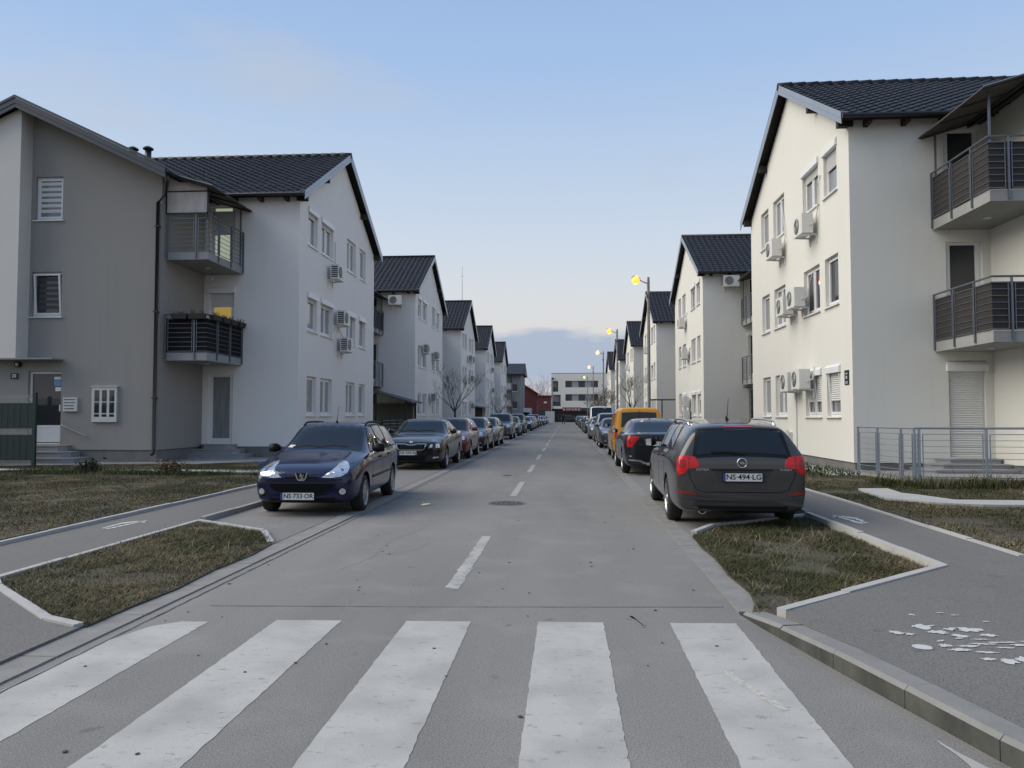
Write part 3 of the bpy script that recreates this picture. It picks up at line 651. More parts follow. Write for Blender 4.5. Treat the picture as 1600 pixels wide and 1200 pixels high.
def side_grille():
    b = MB()
    for sx in (-1,):
        for k in range(6): b.box((sx * .40, -.42, .06 + k * .075), (sx * .404, -.18, .11 + k * .075))
    return b.build('g', 'ac_grille')

def house(s, k, X, Y, label, near=False):
    """three-storey house: a wing with its gable to the street and a main body set back beside it.
    u runs away from the street, v along it; s mirrors u."""
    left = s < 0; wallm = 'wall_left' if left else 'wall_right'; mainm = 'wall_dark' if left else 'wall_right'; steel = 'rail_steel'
    zg = .10 if left else .08; zp = .46 if left else .36
    h = thing('apartment_house', label, 'house', (X, Y, 0), 0, 'gabled houses lining the street')
    if not left: h.scale = (1, 1, .984)
    rg = R(90) if left else R(-90); rnd = random.Random(100 * k + (1 if left else 2))
    wins = [(a, b, z0, z1) for (a, b) in WIN for (z0, z1) in ROW]
    zt = lambda v: 11.78 - .57 * abs(v - 5)
    wall_mb(lambda a, z, d: (s * d, a, z), 0, 10, zp, 8.9, wins, top=[(0, 8.9), (10, 8.9), (5, zt(5) - .02)]).build('gable_wall', wallm, h)
    D = [(2.25, 3.10, .56 if left else .50, 2.86), (2.25, 3.10, 3.52, 5.80), (2.25, 3.10, 6.50, 8.62)]
    wall_mb(lambda a, z, d: (s * a, d, z), 0, 3.3, zp, 8.95, D).build('side_wall', wallm, h)
    MB().add([(0, 10, zp), (s * 14, 10, zp), (s * 14, 10, 8.95), (0, 10, 8.95), (s * 14, 0, zp), (s * 14, 0, 8.95), (s * 14, 5, 11.7)], [(0, 1, 2, 3), (4, 1, 2, 6, 5)]).build('rear_wall', wallm, h)
    # plinth, set back under the render
    MB().box((s * .035, .03, -.05), (s * 14, 9.97, zp + .02)).box((s * 3.34, -2.77, -.05), (s * 12.1, .03, zp + .018)).build('plinth', 'plinth', h)
    # main body
    MF = [(6.45, 7.33, 7.50, 8.84), (6.42, 7.38, 4.52, 5.89), (6.36, 7.42, .62, 2.84)] if (left and k == 0) else []
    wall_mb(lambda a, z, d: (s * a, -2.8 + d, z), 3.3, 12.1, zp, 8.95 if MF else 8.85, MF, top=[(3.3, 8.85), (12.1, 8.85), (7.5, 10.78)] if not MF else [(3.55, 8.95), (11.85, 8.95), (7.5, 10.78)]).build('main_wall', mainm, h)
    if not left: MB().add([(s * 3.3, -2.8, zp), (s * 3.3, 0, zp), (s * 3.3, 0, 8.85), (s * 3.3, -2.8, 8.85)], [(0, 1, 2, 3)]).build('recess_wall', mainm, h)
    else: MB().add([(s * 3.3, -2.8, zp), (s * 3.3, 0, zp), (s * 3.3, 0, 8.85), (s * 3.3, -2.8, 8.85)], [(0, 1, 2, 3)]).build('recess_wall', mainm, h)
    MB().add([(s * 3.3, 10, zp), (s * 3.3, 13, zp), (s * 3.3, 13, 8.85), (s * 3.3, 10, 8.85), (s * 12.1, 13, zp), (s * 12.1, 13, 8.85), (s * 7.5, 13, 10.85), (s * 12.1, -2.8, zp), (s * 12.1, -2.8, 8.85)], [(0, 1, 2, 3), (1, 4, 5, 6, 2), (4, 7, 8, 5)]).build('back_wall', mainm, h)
    # wing roof: decking, tiles, verges, purlins, rafter tails, gutter
    ov = .30; zr = lambda v: 12.0 - .57 * abs(v - 5)
    def roof_slab(b, v0, v1, za, zb, u0, u1, t):
        n = Vector((0, -(zb - za), v1 - v0)).normalized() * t
        A = [(s * u0, v0, za), (s * u1, v0, za), (s * u1, v1, zb), (s * u0, v1, zb)]; B = [(x, y - n.y, z - n.z) for x, y, z in A]
        b.add(A + B, [(0, 1, 2, 3), (7, 6, 5, 4), (0, 4, 5, 1), (1, 5, 6, 2), (2, 6, 7, 3), (3, 7, 4, 0)])
    rf = MB(); roof_slab(rf, -.38, 5, zr(-.38) - .03, zr(5) - .03, -ov, 14.3, .13); roof_slab(rf, 10.38, 5, zr(10.38) - .03, zr(5) - .03, -ov, 14.3, .13)
    ro = rf.build('wing_roof', 'timber', h)
    x0 = -.30 if not left else .30 - NU * TW
    tm = cmesh('tile', tile_mesh); rot = (TH, 0, 0); ct, st = math.cos(TH), math.sin(TH); y0, zz0 = -.42, zr(-.42) - .02
    if near:
        cells = sorted(((i, j) for i in range(NU) for j in range(NV)), key=lambda c: ((c[0] if not left else NU - 1 - c[0]) * .9 + (NV - c[1]) * .35))
        pick = set(cells[:300])
        for i, j in pick:
            shared('roof_tile', tm, ro, (x0 + i * TW + random.uniform(-.003, .003), y0 + j * TL * ct, zz0 + j * TL * st), (TH + random.uniform(-.008, .008), random.uniform(-.008, .008), 0))
        o = tile_field(NU, NV, lambda i, j: (i, j) in pick); o.name = 'roof_tiles'; o.parent = ro; o.location = (x0, y0, zz0); o.rotation_euler = rot; o['kind'] = 'stuff'
        rc = cmesh('ridge', lambda: MB().tube([(0, 0, 0), (.21, 0, .004), (.43, 0, .012)], [.115, .118, .128], 10).build('r', 'tile', None, True))
        for i in range(33): shared('ridge_tile', rc, ro, ((-.32 + i * .40) if not left else (.32 - i * .40), 5, zr(5) - .02), None if not left else (0, 0, math.pi))
    else:
        o = shared('roof_tiles', cmesh('tfield', lambda: tile_field(NU, NV)), ro, (x0, y0, zz0), rot); o['kind'] = 'stuff'
        MB().tube([(-s * ov, 5, zr(5) + .0), (s * 13, 5, zr(5) + .0)], .11, 8).build('ridge_cap', 'tile', ro, True)
    for e, (va, vb) in enumerate(((-.40, 5.02), (10.40, 4.98))):
        b = MB(); za, zb = zr(va), zr(vb); c = -s * (ov + .012)
        for dz0, dz1, th in ((-.10, .06, .024), (-.24, -.105, .012)):
            b.add([(c, va, za + dz0), (c, vb, zb + dz0), (c, vb, zb + dz1), (c, va, za + dz1), (c + s * .03 - s * th, va, za + dz0), (c + s * .03 - s * th, vb, zb + dz0), (c + s * .03 - s * th, vb, zb + dz1), (c + s * .03 - s * th, va, za + dz1)], [(0, 1, 2, 3), (7, 6, 5, 4), (0, 4, 5, 1), (3, 2, 6, 7), (0, 3, 7, 4), (1, 5, 6, 2)])
        b.box((c, va, za + .05), (c + s * .16, va + .01, za + .07))
        b.build('verge_trim', 'verge', ro)
    for v in (.02, 2.35, 7.65, 9.98): MB().box((-s * .26, v - .08, zt(v) - .20), (s * .1, v + .08, zt(v) + .02)).build('purlin_end', 'timber', ro)
    if near or k < 3:
        for i in range(9): MB().box((s * (.35 + i * .9), -.34, 8.72), (s * (.45 + i * .9), .05, 8.90)).build('rafter_tail', 'timber', ro)
    MB().tube([(-s * ov, -.45, zr(-.42) - .045), (s * 8, -.45, zr(-.42) - .045)], .065, 8).build('gutter', 'gutter', ro)
    # main roof
    zm = lambda u: 10.97 - .476 * abs(u - 7.5); b = MB()
    for ua, ub in ((2.82, 7.5), (12.18, 7.5)):
        A = [(s * ua, -3.55, zm(ua)), (s * ub, -3.55, zm(ub)), (s * ub, 13.5, zm(ub)), (s * ua, 13.5, zm(ua))]; b.add(A + [(x, y, z - .12) for x, y, z in A], [(0, 1, 2, 3), (7, 6, 5, 4), (0, 4, 5, 1), (1, 5, 6, 2), (2, 6, 7, 3), (3, 7, 4, 0)])
    mr_ = b.build('main_roof', 'tile', h)
    b = MB()
    for ua, ub in ((2.80, 7.5), (12.2, 7.5)):
        for o1, o2, yy in ((.05, .13, -3.60), (-.11, .045, -3.58), (-.24, -.115, -3.565)):
            A = [(s * ua, yy, zm(ua) + o1), (s * ub, yy, zm(ub) + o1), (s * ub, yy, zm(ub) + o2), (s * ua, yy, zm(ua) + o2)]; b.add(A + [(x, y + .04, z) for x, y, z in A], [(0, 1, 2, 3), (7, 6, 5, 4), (0, 4, 5, 1), (3, 2, 6, 7), (0, 3, 7, 4), (1, 5, 6, 2)])
    b.build('verge_trim', 'verge_dark', mr_)
    MB().tube([(s * 2.76, -3.55, zm(2.82) - .03), (s * 2.76, -.2, zm(2.82) - .03)], .065, 8).build('gutter', 'gutter', mr_)
    # canopy sheet over the top balcony
    cz = lambda u: 8.42 + (u - 1.65) * .29; b = MB()
    A = [(s * 1.65, -2.95, cz(1.65)), (s * 3.35, -2.95, cz(3.35)), (s * 3.35, -.02, cz(3.35)), (s * 1.65, -.02, cz(1.65))]; b.add(A + [(x, y, z - .03) for x, y, z in A], [(0, 1, 2, 3), (7, 6, 5, 4), (0, 4, 5, 1), (1, 5, 6, 2), (2, 6, 7, 3), (3, 7, 4, 0)])
    co = b.build('balcony_canopy', 'canopy', h)
    if k < 2:
        for i in range(4): MB().bar((s * 1.70, -2.85 + i * .93, cz(1.7) - .05), (s * 3.3, -2.85 + i * .93, cz(3.3) - .05), .035, .045).build('beam', 'canopy', co)
        for v in (-2.5, -.12): MB().box((s * 1.98, v - .02, 6.5), (s * 2.02, v + .02, cz(2) - .05)).build('post', 'rail_steel', co)
        MB().bar((s * 1.66, -2.95, cz(1.65) + .01), (s * 3.35, -2.95, cz(3.35) + .01), .03, .02).build('edge_trim', 'verge', co)
    # balconies
    for f, zb in enumerate((3.17 if left else 3.08, 6.26 if left else 6.10)):
        sl = MB().box((s * 1.95, -2.55, zb), (s * 3.3, -.003, zb + .24)).build('balcony', 'slab', h)
        if left: scr = ['screen_black', None][f] if k == 0 else [None, 'screen_brown'][f]
        else: scr = ['screen_brown', 'screen_brown'][f] if k == 0 else None
        railing(sl, [(s * 1.93, -.02), (s * 1.93, -2.57), (s * 3.28, -2.57)], zb + .24, zb + 1.40, [.02, .95, 1.85, 2.95, 3.85] if k < 2 else [.02, 1.2, 2.4, 3.85], scr, steel, fine=k < 2)
        MB().prism([(s * 2.6 + .09 * math.cos(t * .52), -1.2 + .09 * math.sin(t * .52)) for t in range(12)], zb - .03, zb).build('ceiling_lamp', 'box_white', sl)
    # gable windows
    for r_, (z0, z1) in enumerate(ROW):
        for c, (a, b2) in enumerate(WIN):
            sh, bx, pn, tl = 0.0, rnd.random() < .45, rnd.choice(['pane', 'pane_curtain', 'pane_curtain']), False
            if left and k == 0: bx = (r_, c) in ((2, 0), (2, 1), (1, 0), (1, 1), (1, 2), (1, 3)); pn = 'pane_curtain'; sh = .12 if bx and c < 2 else 0
            elif not left and k == 0:
                bx = (r_, c) in ((2, 0), (2, 1), (0, 0), (0, 1)); sh = {(2, 0): .40, (2, 1): .22, (0, 0): .66, (0, 1): .66}.get((r_, c), 0)
                pn = 'pane' if r_ == 1 and c < 2 else 'pane_curtain'; tl = r_ == 0 and c < 2
            elif bx: sh = rnd.choice([0, .12, .3, .6])
            window(h, (s * .10, (a + b2) / 2, z0), rg, b2 - a, z1 - z0, pn, sh, bx, detail=k < 3, tilt=tl)
    # side doors
    for f, (a, b2, z0, z1) in enumerate(D):
        if k > 2: pn, sh, bx = 'pane', 0, f == 1
        elif left and k == 0: pn, sh, bx = ('pane_curtain', 'pane_lit', 'pane_green')[f], (0, .22, .42)[f], (False, True, False)[f]
        elif left: pn, sh, bx = 'pane', 0, False
        elif k == 0: pn, sh, bx = 'pane', (1.0, 0, 0)[f], (True, False, False)[f]
        else: pn, sh, bx = 'pane', 0, f == 1
        d = window(h, (s * (a + b2) / 2, .09, z0), 0, b2 - a, z1 - z0, pn, sh, bx, sill=False, name='balcony_door' if f else 'side_door')
        MB().box((-.38, -.012, .06), (-.30, .028, z1 - z0 - .06)).box((.30, -.012, .06), (.38, .028, z1 - z0 - .06)).box((-.30, -.012, .06), (.30, .028, .17)).build('leaf_frame', 'pvc', d)
    return h
def steps(h, cx, cy, n, dirx, wid, ztop, zg=.0, cut=.45):
    for i in range(n):
        w = wid / 2 + .30 * (n - 1 - i); d = .35 + .30 * (n - 1 - i); z1 = ztop - (n - 1 - i) * (ztop - zg) / n * 1.0
        poly = [(cx - w, cy), (cx - w, cy - d + cut * .4), (cx - w + cut * .4, cy - d), (cx + w - cut * .4, cy - d), (cx + w, cy - d + cut * .4), (cx + w, cy)]
        st = MB().prism(poly, -.04 - .002 * i, z1 - .03).build('step', 'stair_tile', h)
        poly2 = [(cx - w - .02, cy), (cx - w - .02, cy - d + cut * .4 - .01), (cx - w + cut * .4 - .01, cy - d - .02), (cx + w - cut * .4 + .01, cy - d - .02), (cx + w + .02, cy - d + cut * .4 - .01), (cx + w + .02, cy)]
        MB().prism(poly2, z1 - .03, z1).build('tread', 'concrete', st)

HLX, HRX = -8.95, 6.95
ord_ = ['', 'first', 'second', 'third', 'fourth', 'fifth']
HL = [house(-1, k, HLX, 25.1 + 19.9 * k, 'grey gabled house with the number 20 plate and black downpipe' if k == 0 else
            'light grey gabled house, %s one beyond the house numbered 20 along its row' % ord_[k], k == 0) for k in range(5)]
HR = [house(1, k, HRX, 19.2 + 20.3 * k, 'cream gabled house with the railed terrace and navy address plate' if k == 0 else
            'cream gabled house, %s one beyond the railed terrace along its row' % ord_[k], k == 0) for k in range(6)]

# --- details of the house numbered 20
h = HL[0]; s = -1
MB().box((-7.46, -3.32, 3.22), (-11.6, -2.79, 8.7)).add([(-7.46, -3.32, 8.7), (-11.6, -3.32, 8.7), (-11.6, -3.32, 8.92), (-7.46, -3.32, 10.80), (-7.46, -2.79, 8.7), (-7.46, -2.79, 10.82)], [(0, 1, 2, 3), (0, 3, 5, 4)]).build('bay', 'wall_bay', h)
window(h, (-6.89, -2.70, 7.50), 0, .88, 1.34, 'blind', 0, False, name='window'); w2 = window(h, (-6.90, -2.70, 4.52), 0, .96, 1.37, 'pane', 0, False, name='window', tilt=True)
for o in h.children:
    if o.name.startswith('window') and abs(o.location.y + 2.70) < .01:
        for i in range(6): MB().box((-.33, .022, .25 + i * .17), (.33, .028, .35 + i * .17)).build('blind_stripe', 'shutter' if o.location.z > 6 else 'panel_dark', o)
d = window(h, (-6.89, -2.70, .62), 0, 1.06, 2.22, 'pane', 0, False, sill=False, name='entrance_door')
MB().box((-.47, .0, .04), (.47, .03, .10)).box((-.47, .0, .10), (.47, .026, .50)).box((-.47, -.006, .50), (.47, .03, .58)).build('kick_panel', 'pvc', d)
MB().box((.44, -.05, 1.0), (.47, -.01, 1.2)).build('handle', 'pvc', d)
MB().box((.22, .018, 1.78), (.44, .027, 1.98)).build('notice', 'sticker_blue', d); MB().box((.26, .018, 1.62), (.44, .027, 1.74)).build('notice', 'sign_white', d); MB().box((.22, .016, 1.98), (.44, .026, 2.06)).build('notice', 'sign_white', d)
MB().box((-6.3, -3.35, 3.17), (-8.3, -2.8, 3.215)).build('door_canopy', 'slab', h)
steps(h, -6.75, -2.8, 3, 0, 1.5, .60, .08); steps(h, -2.65, 0, 3, 0, 1.15, .54, .08)
MB().tube([(-6.30, -2.84, 1.22), (-6.25, -2.88, 1.20), (-5.50, -2.88, .88), (-5.45, -2.84, .86)], .018, 8).build('handrail', 'rail_galv', h)
dp = MB(); dp.tube([(-2.80, -3.45, 8.58), (-2.85, -3.35, 8.38), (-3.1, -3.0, 8.15), (-3.38, -2.87, 7.95), (-3.38, -2.87, .55), (-3.34, -2.95, .38), (-3.34, -3.05, .34)], .052, 10); do = dp.build('downpipe', 'gutter', h, True)
for z in (7.2, 4.6, 2.0): MB().box((-3.45, -2.93, z), (-3.31, -2.79, z + .04)).build('clamp', 'gutter', do)
for i, x in enumerate((-4.95, -4.45)):
    v = thing('roof_vent', 'black capped vent pipe on the roof of the house numbered 20', 'vent', (HLX + x, 25.1 - 1.6, 9.10), 0, 'vent pipes on the dark roof')
    MB().tube([(0, 0, 0), (0, 0, .95)], .10, 12).build('pipe', 'gutter', v, True); MB().tube([(0, 0, .95), (0, 0, .99), (0, 0, 1.05)], [.165, .165, .06], 14).build('cap', 'gutter', v)
np_ = thing('number_plate', 'black house number plate reading 20 beside the entrance', 'sign', (HLX - 7.85, 25.1 - 2.83, 2.70))
MB().box((-.11, -.01, -.085), (.11, .02, .085)).build('plate', 'black_plastic', np_)
tm20 = text_mesh('20', .15); setmat(tm20, 'sign_white'); shared('digits', tm20, np_, (0, -.013, 0), (R(90), 0, 0))
wl = thing('wall_lamp', 'small round black wall lamp above the number plate', 'lamp', (HLX - 7.72, 25.1 - 2.82, 3.05)); MB().tube([(0, .02, 0), (0, -.10, 0)], .09, 14).build('housing', 'black_plastic', wl); MB().tube([(0, -.10, 0), (0, -.13, 0)], [.055, .03], 12).build('lens', 'box_white', wl)
mbx = thing('letter_boxes', 'flat white block of four letter boxes beside the entrance door', 'letterbox', (HLX - 6.03, 25.1 - 2.80, 1.62))
MB().box((-.22, -.07, 0), (.22, .02, .42)).build('casing', 'box_white', mbx)
for i in range(4): MB().box((-.18, -.078, .075 + i * .09), (.12 if i < 2 else .17, -.071, .098 + i * .09)).build('slot', 'ac_grille', mbx)
mc = thing('meter_cabinet', 'white electricity meter cabinet with six dark windows on grey wall', 'cabinet', (HLX - 4.95, 25.1 - 2.80, 1.30))
MB().box((-.39, -.08, 0), (.39, .02, 1.06)).build('casing', 'box_white', mc); MB().box((-.42, -.11, 1.06), (.42, .02, 1.085)).build('lid', 'box_white', mc)
for i in range(3):
    for z0, z1 in ((.62, .96), (.27, .59), (.16, .235)): MB().box((-.30 + i * .235, -.086, z0), (-.15 + i * .235, -.081, z1)).build('meter_window', 'pane', mc)
# translucent side panel and flower boxes on its balconies
b = MB(); scp = thing('balcony_screen', 'translucent beige wind screen above the top balcony rail', 'screen', (HLX, 25.1, 0))
MB().box((-3.25, -2.58, 7.70), (-1.98, -2.565, 8.34)).build('sheet', 'frosted', scp); MB().add([(-3.25, -2.575, 8.38), (-1.98, -2.575, 8.38), (-1.98, -2.575, 8.46), (-3.25, -2.575, 8.83), (-3.25, -2.568, 8.38), (-1.98, -2.568, 8.38), (-1.98, -2.568, 8.46), (-3.25, -2.568, 8.83)], [(0, 1, 2, 3), (7, 6, 5, 4), (0, 4, 5, 1), (1, 5, 6, 2), (2, 6, 7, 3), (3, 7, 4, 0)]).build('sheet', 'frosted', scp)
b.box((-3.28, -2.60, 7.66), (-1.95, -2.555, 7.70)).box((-3.28, -2.60, 8.34), (-1.95, -2.555, 8.38)).box((-3.28, -2.60, 7.70), (-3.25, -2.555, 8.85)).box((-1.98, -2.60, 7.5), (-1.95, -2.555, 8.5)); b.build('frame', 'black_plastic', scp)
for i, (x, y, rz) in enumerate(((-2.75, -2.66, 0), (-2.2, -2.66, 0), (-1.86, -2.15, R(90)), (-1.86, -1.5, R(90)), (-1.86, -.95, R(90)), (-1.86, -.35, R(90)))):
    fb = thing('flower_box', 'dark flower box with withered stems hung on the black screened balcony', 'flower box', (HLX + x, 25.1 + y, 4.42), rz, 'flower boxes on the balcony rail')
    MB().add([(-.22, -.07, 0), (.22, -.07, 0), (.22, .07, 0), (-.22, .07, 0), (-.26, -.1, .16), (.26, -.1, .16), (.26, .1, .16), (-.26, .1, .16)], [(0, 3, 2, 1), (4, 5, 6, 7), (0, 1, 5, 4), (1, 2, 6, 5), (2, 3, 7, 6), (3, 0, 4, 7)]).build('trough', 'flower_box', fb)
    st = MB()
    for q in range(16):
        a = random.uniform(-.2, .2); st.tube([(a, random.uniform(-.05, .05), .15), (a + random.uniform(-.06, .06), random.uniform(-.08, .08), .15 + random.uniform(.05, .14))], .006, 4)
    st.build('stems', 'shrub', fb)
ln = thing('hanging_lamp', 'small bulb hanging beneath the top balcony of number 20', 'lamp', (HLX - 2.75, 25.1 - .6, 5.98)); MB().tube([(0, 0, .28), (0, 0, .08)], .006, 5).build('cord', 'black_plastic', ln); MB().tube([(0, 0, .09), (0, 0, .06), (0, 0, 0), (0, 0, -.03)], [.015, .03, .035, .01], 10).build('bulb', 'box_white', ln, True)

# green screened fence beside the entrance of number 20
fo = thing('garden_fence', 'dark green wire fence woven with plastic strips beside the entrance', 'fence', (-14.72, 20.35, .08))
MB().box((-.045, -.04, 0), (.045, .04, 2.05)).build('post', 'fence_green', fo); MB().box((-2.545, -.04, 0), (-2.455, .04, 2.05)).build('post', 'fence_green', fo)
zb = [.10, .82, .83, .98, 1.62, 1.8]
for z0, z1 in ((.18, .88), (1.06, 1.76)):
    b = MB(); x = -.05; i = 0
    while x > -5: b.box((x - .092, -.012 + .010 * (i % 2), z0), (x, -.004 + .010 * (i % 2), z1)); x -= .095; i += 1
    tag(b.build('strips', 'fence_green', fo), kind='stuff')
b = MB()
for z in (.06, .17, .89, 1.05, 1.77, 1.95): b.tube([(0, .02, z), (-5, .02, z)], .006, 5)
for i in range(100): x = -.05 * i; b.tube([(x, .02, .04), (x, .02, 2.02)], .004, 4)
for z0, z1 in ((.90, 1.04), (1.78, 1.94), (.05, .17)):
    for i in range(60): x = -.085 * i; b.bar((x, -.03, z0), (x - .07, -.03, (z0 + z1) / 2), .012, .012); b.bar((x - .07, -.03, (z0 + z1) / 2), (x, -.03, z1), .012, .012)
tag(b.build('wire_mesh', 'fence_wire', fo), kind='stuff')

# --- details of the cream house with the terrace
h = HR[0]
ns = thing('address_plate', 'small navy address plate with pale lettering on the cream corner', 'sign', (HRX - .012, 19.2 + .36, 2.26)); MB().box((-.008, -.14, 0), (.012, .14, .36)).build('plate', 'sign_navy', ns)
for z0, z1, hw in ((.26, .29, .07), (.15, .22, .05), (.06, .08, .10), (.03, .045, .10)): MB().box((-.011, -hw, z0), (-.009, hw, z1)).build('lettering', 'wall_pale', ns)
gb = thing('gas_box', 'small white utility box with a pipe low on the cream gable', 'utility box', (HRX, 24.4, .62)); MB().box((-.14, -.16, 0), (.01, .16, .36)).build('casing', 'box_white', gb); MB().tube([(-.06, .22, -.5), (-.06, .22, .42)], .03, 8).build('pipe', 'box_white', gb); MB().box((-.146, -.10, .20), (-.141, .06, .27)).build('label', 'panel_grey', gb)
MB().tube([(-.02, 4.55, .4), (-.02, 4.55, 2.3)], .018, 6).build('conduit', 'cable', h)
steps(h, 2.65, 0, 3, 0, 1.5, .48, .15)
# terrace: slab and galvanised railing
tr = thing('terrace_railing', 'galvanised steel railing round the concrete terrace of the cream house', 'railing', (0, 0, 0))
solid('terrace', [(6.97, 19.2), (7.02, 18.9), (7.36, 16.8), (14, 16.1), (14, 19.2)], -.05, .17, 'concrete', kind='structure')
railing(tr, [(6.97, 19.02), (7.33, 16.83), (14, 16.13)], .16, 1.23, [.03, .85, 1.75, 2.22, 2.32, 3.62, 4.95, 6.3], None, 'rail_galv', True, 7)

# --- outdoor units
mk = 'outdoor air conditioner hung on the '
for k in range(6):
    Y = 19.2 + 20.3 * k; rz = R(-90)
    L_ = {0: [(5.85, 6.55, (-.5, 1.9)), (2.75, 6.55, (.25, 1.5)), (3.55, 4.62, (.3, .9)), (4.7, 4.55, None), (3.2, 2.25, (-.2, .3)), (4.35, 2.22, None)], 1: [(5.6, 6.6, (.2, .8)), (4.6, 4.7, (.2, .6)), (4.3, 2.0, None), (4.2, 1.25, None)], 2: [(5.2, 6.7, None), (5.0, 4.3, None)], 3: [(5.2, 6.5, None)], 4: [(4.6, 6.4, None)], 5: [(5, 6.5, None)]}[k]
    for i, (v, z, p) in enumerate(L_):
        if k == 0: lb = ['air conditioner with looping white pipes below the cream gable upper windows', 'air conditioner under the half shuttered upper window of the cream gable', 'front one of two air conditioners beside the dark middle windows', 'rear one of two air conditioners beside the dark middle windows', 'front one of two air conditioners beside the shuttered ground windows', 'rear one of two air conditioners beside the shuttered ground windows'][i]
        else: lb = 'air conditioner on the %s floor of the %s cream house beyond the terrace' % (('upper ground' if z > 1.5 else 'lowest ground') if z < 3 else ('middle' if z < 6 else 'top'), ord_[k])
        ac_unit((HRX, Y + v, z), rz, lb, 'air conditioners on the cream gables', p)
for k in range(5):
    Y = 25.1 + 19.9 * k; rz = R(90)
    L_ = {0: [(3.35, 6.62, (.1, 1.6)), (4.2, 5.0, None), (4.65, 4.0, (-.6, .9))], 1: [(2.2, 5.35, None), (5.9, 5.2, None), (4.9, 2.4, None)], 2: [(4.4, 6.4, None), (6.3, 6.4, None), (5.6, 4.6, None), (6.0, 2.1, None)], 3: [(5.5, 6.6, None), (6.0, 4.2, None)], 4: [(5.0, 4.0, None)]}[k]
    for i, (v, z, p) in enumerate(L_):
        if k == 0: lb = ['air conditioner under an upper window of the house numbered 20', 'upper of two stacked air conditioners on the house numbered 20', 'lower of two stacked air conditioners on the house numbered 20'][i]
        else: lb = '%sair conditioner on the %s floor of the %s house beyond number 20' % ('far ' if v in (5.9, 6.3) else '', 'ground' if z < 3 else ('middle' if z < 5.9 else 'top'), ord_[k])
        ac_unit((HLX, Y + v, z), rz, lb, 'air conditioners on the grey gables', p)
ac_unit((HRX + 1.35, 39.5, 8.0), 0, 'air conditioner on the plain side wall of the first cream house beyond the terrace', None, (.25, -.9))
ac_unit((HLX - 1.15, 45.0, 8.05), 0, 'air conditioner on the plain side wall of the first house beyond number 20', None)

# --- carport in the recess of the second left house, ivy wall and small canopies on the right
cp = thing('carport', 'dark lean-to carport roof on posts beside the first house beyond number 20', 'carport', (HLX, 45.0, 0))
A = [(.45, -3.2, 2.28), (-3.3, -3.2, 3.28), (-3.3, -.01, 3.28), (.45, -.01, 2.28)]
MB().add(A + [(x, y, z - .09) for x, y, z in A], [(0, 1, 2, 3), (7, 6, 5, 4), (0, 4, 5, 1), (1, 5, 6, 2), (2, 6, 7, 3), (3, 7, 4, 0)]).build('roof', 'verge_dark', cp)
for x, y in ((.1, -3.05), (-1.6, -3.05), (.1, -.4)): MB().box((x - .05, y - .05, 0), (x + .05, y + .05, 2.45 - (x + 0) * .27 - .15)).build('post', 'timber', cp)
MB().box((-3.2, -.10, .08), (-.1, -.06, 2.2)).build('rear_screen', 'plinth', cp)
MB().bar((.1, -3.05, 2.15), (.1, -.1, 2.15), .06, .08).build('beam', 'timber', cp)
lw = thing('lit_doorway', 'glowing pale green glazed doorway under the carport roof', 'doorway', (HLX - 3.22, 44.0, .3)); MB().box((0, -.5, 0), (.05, .6, 2.2)).build('pane', 'pane_green', lw); MB().box((-.02, -.56, -.05), (.03, -.5, 2.26)).box((-.02, .6, -.05), (.03, .66, 2.26)).build('frame', 'pvc', lw)
b = MB()
yf = thing('wire_fence', 'low wire fence between number 20 and the carport', 'fence', (-8.9, 36.8, .08))
for i in range(5): MB().box((-.02, -.02 + i * 1.6, 0), (.02, .02 + i * 1.6, 1.3)).build('post', 'fence_green', yf)
for i in range(7): b.tube([(0, 0, .15 + i * .17), (0, 6.4, .15 + i * .17)], .008, 4)
tag(b.build('wires', 'fence_wire', yf), kind='stuff')
c3 = thing('lean_to', 'small dark lean-to beside the third house beyond number 20', 'shed', (HLX, 84.8, 0)); MB().add([(.3, -3, 2.4), (-3.3, -3, 2.9), (-3.3, 0, 2.9), (.3, 0, 2.4), (.3, -3, 2.3), (-3.3, -3, 2.8), (-3.3, 0, 2.8), (.3, 0, 2.3)], [(0, 1, 2, 3), (7, 6, 5, 4), (0, 4, 5, 1), (1, 5, 6, 2), (2, 6, 7, 3), (3, 7, 4, 0)]).build('roof', 'verge', c3); MB().box((-.1, -3, 0), (0, -2.9, 2.35)).box((-3.2, -2.0, .05), (-.2, -1.95, 2.3)).build('screen', 'panel_dark', c3)
def leafy(name, m, pts, size, parent, seed=0, norm=None):
    rg = np.random.default_rng(seed); n = len(pts); P = np.array(pts); a = rg.normal(size=(n, 3)); a /= np.linalg.norm(a, axis=1)[:, None]; c = rg.normal(size=(n, 3)); c -= a * np.sum(a * c, 1)[:, None]; c /= np.linalg.norm(c, axis=1)[:, None]
    sz = size * rg.uniform(.6, 1.4, n)[:, None]; V = np.stack([P - a * sz, P + c * sz * .5, P + a * sz, P - c * sz * .5], 1).reshape(-1, 3)
    return pyobj(name, V.tolist(), [(4 * i, 4 * i + 1, 4 * i + 2, 4 * i + 3) for i in range(n)], m, parent)
iv = thing('ivy_screen', 'dark ivy covered screen below the balcony of the first cream house beyond the terrace', 'hedge', (HRX + 1.75, 36.9, .08))
MB().box((0, 0, 0), (1.5, .12, 2.6)).build('panel', 'timber', iv); leafy('ivy_leaves', 'ivy', [(random.uniform(-.02, 1.5), random.uniform(-.10, .02), random.uniform(0, 2.65)) for _ in range(2600)], .055, iv, 3)['kind'] = 'stuff'
MB().box((-.3, -.3, 2.72), (1.6, .4, 2.78)).build('ledge', 'canopy', iv)
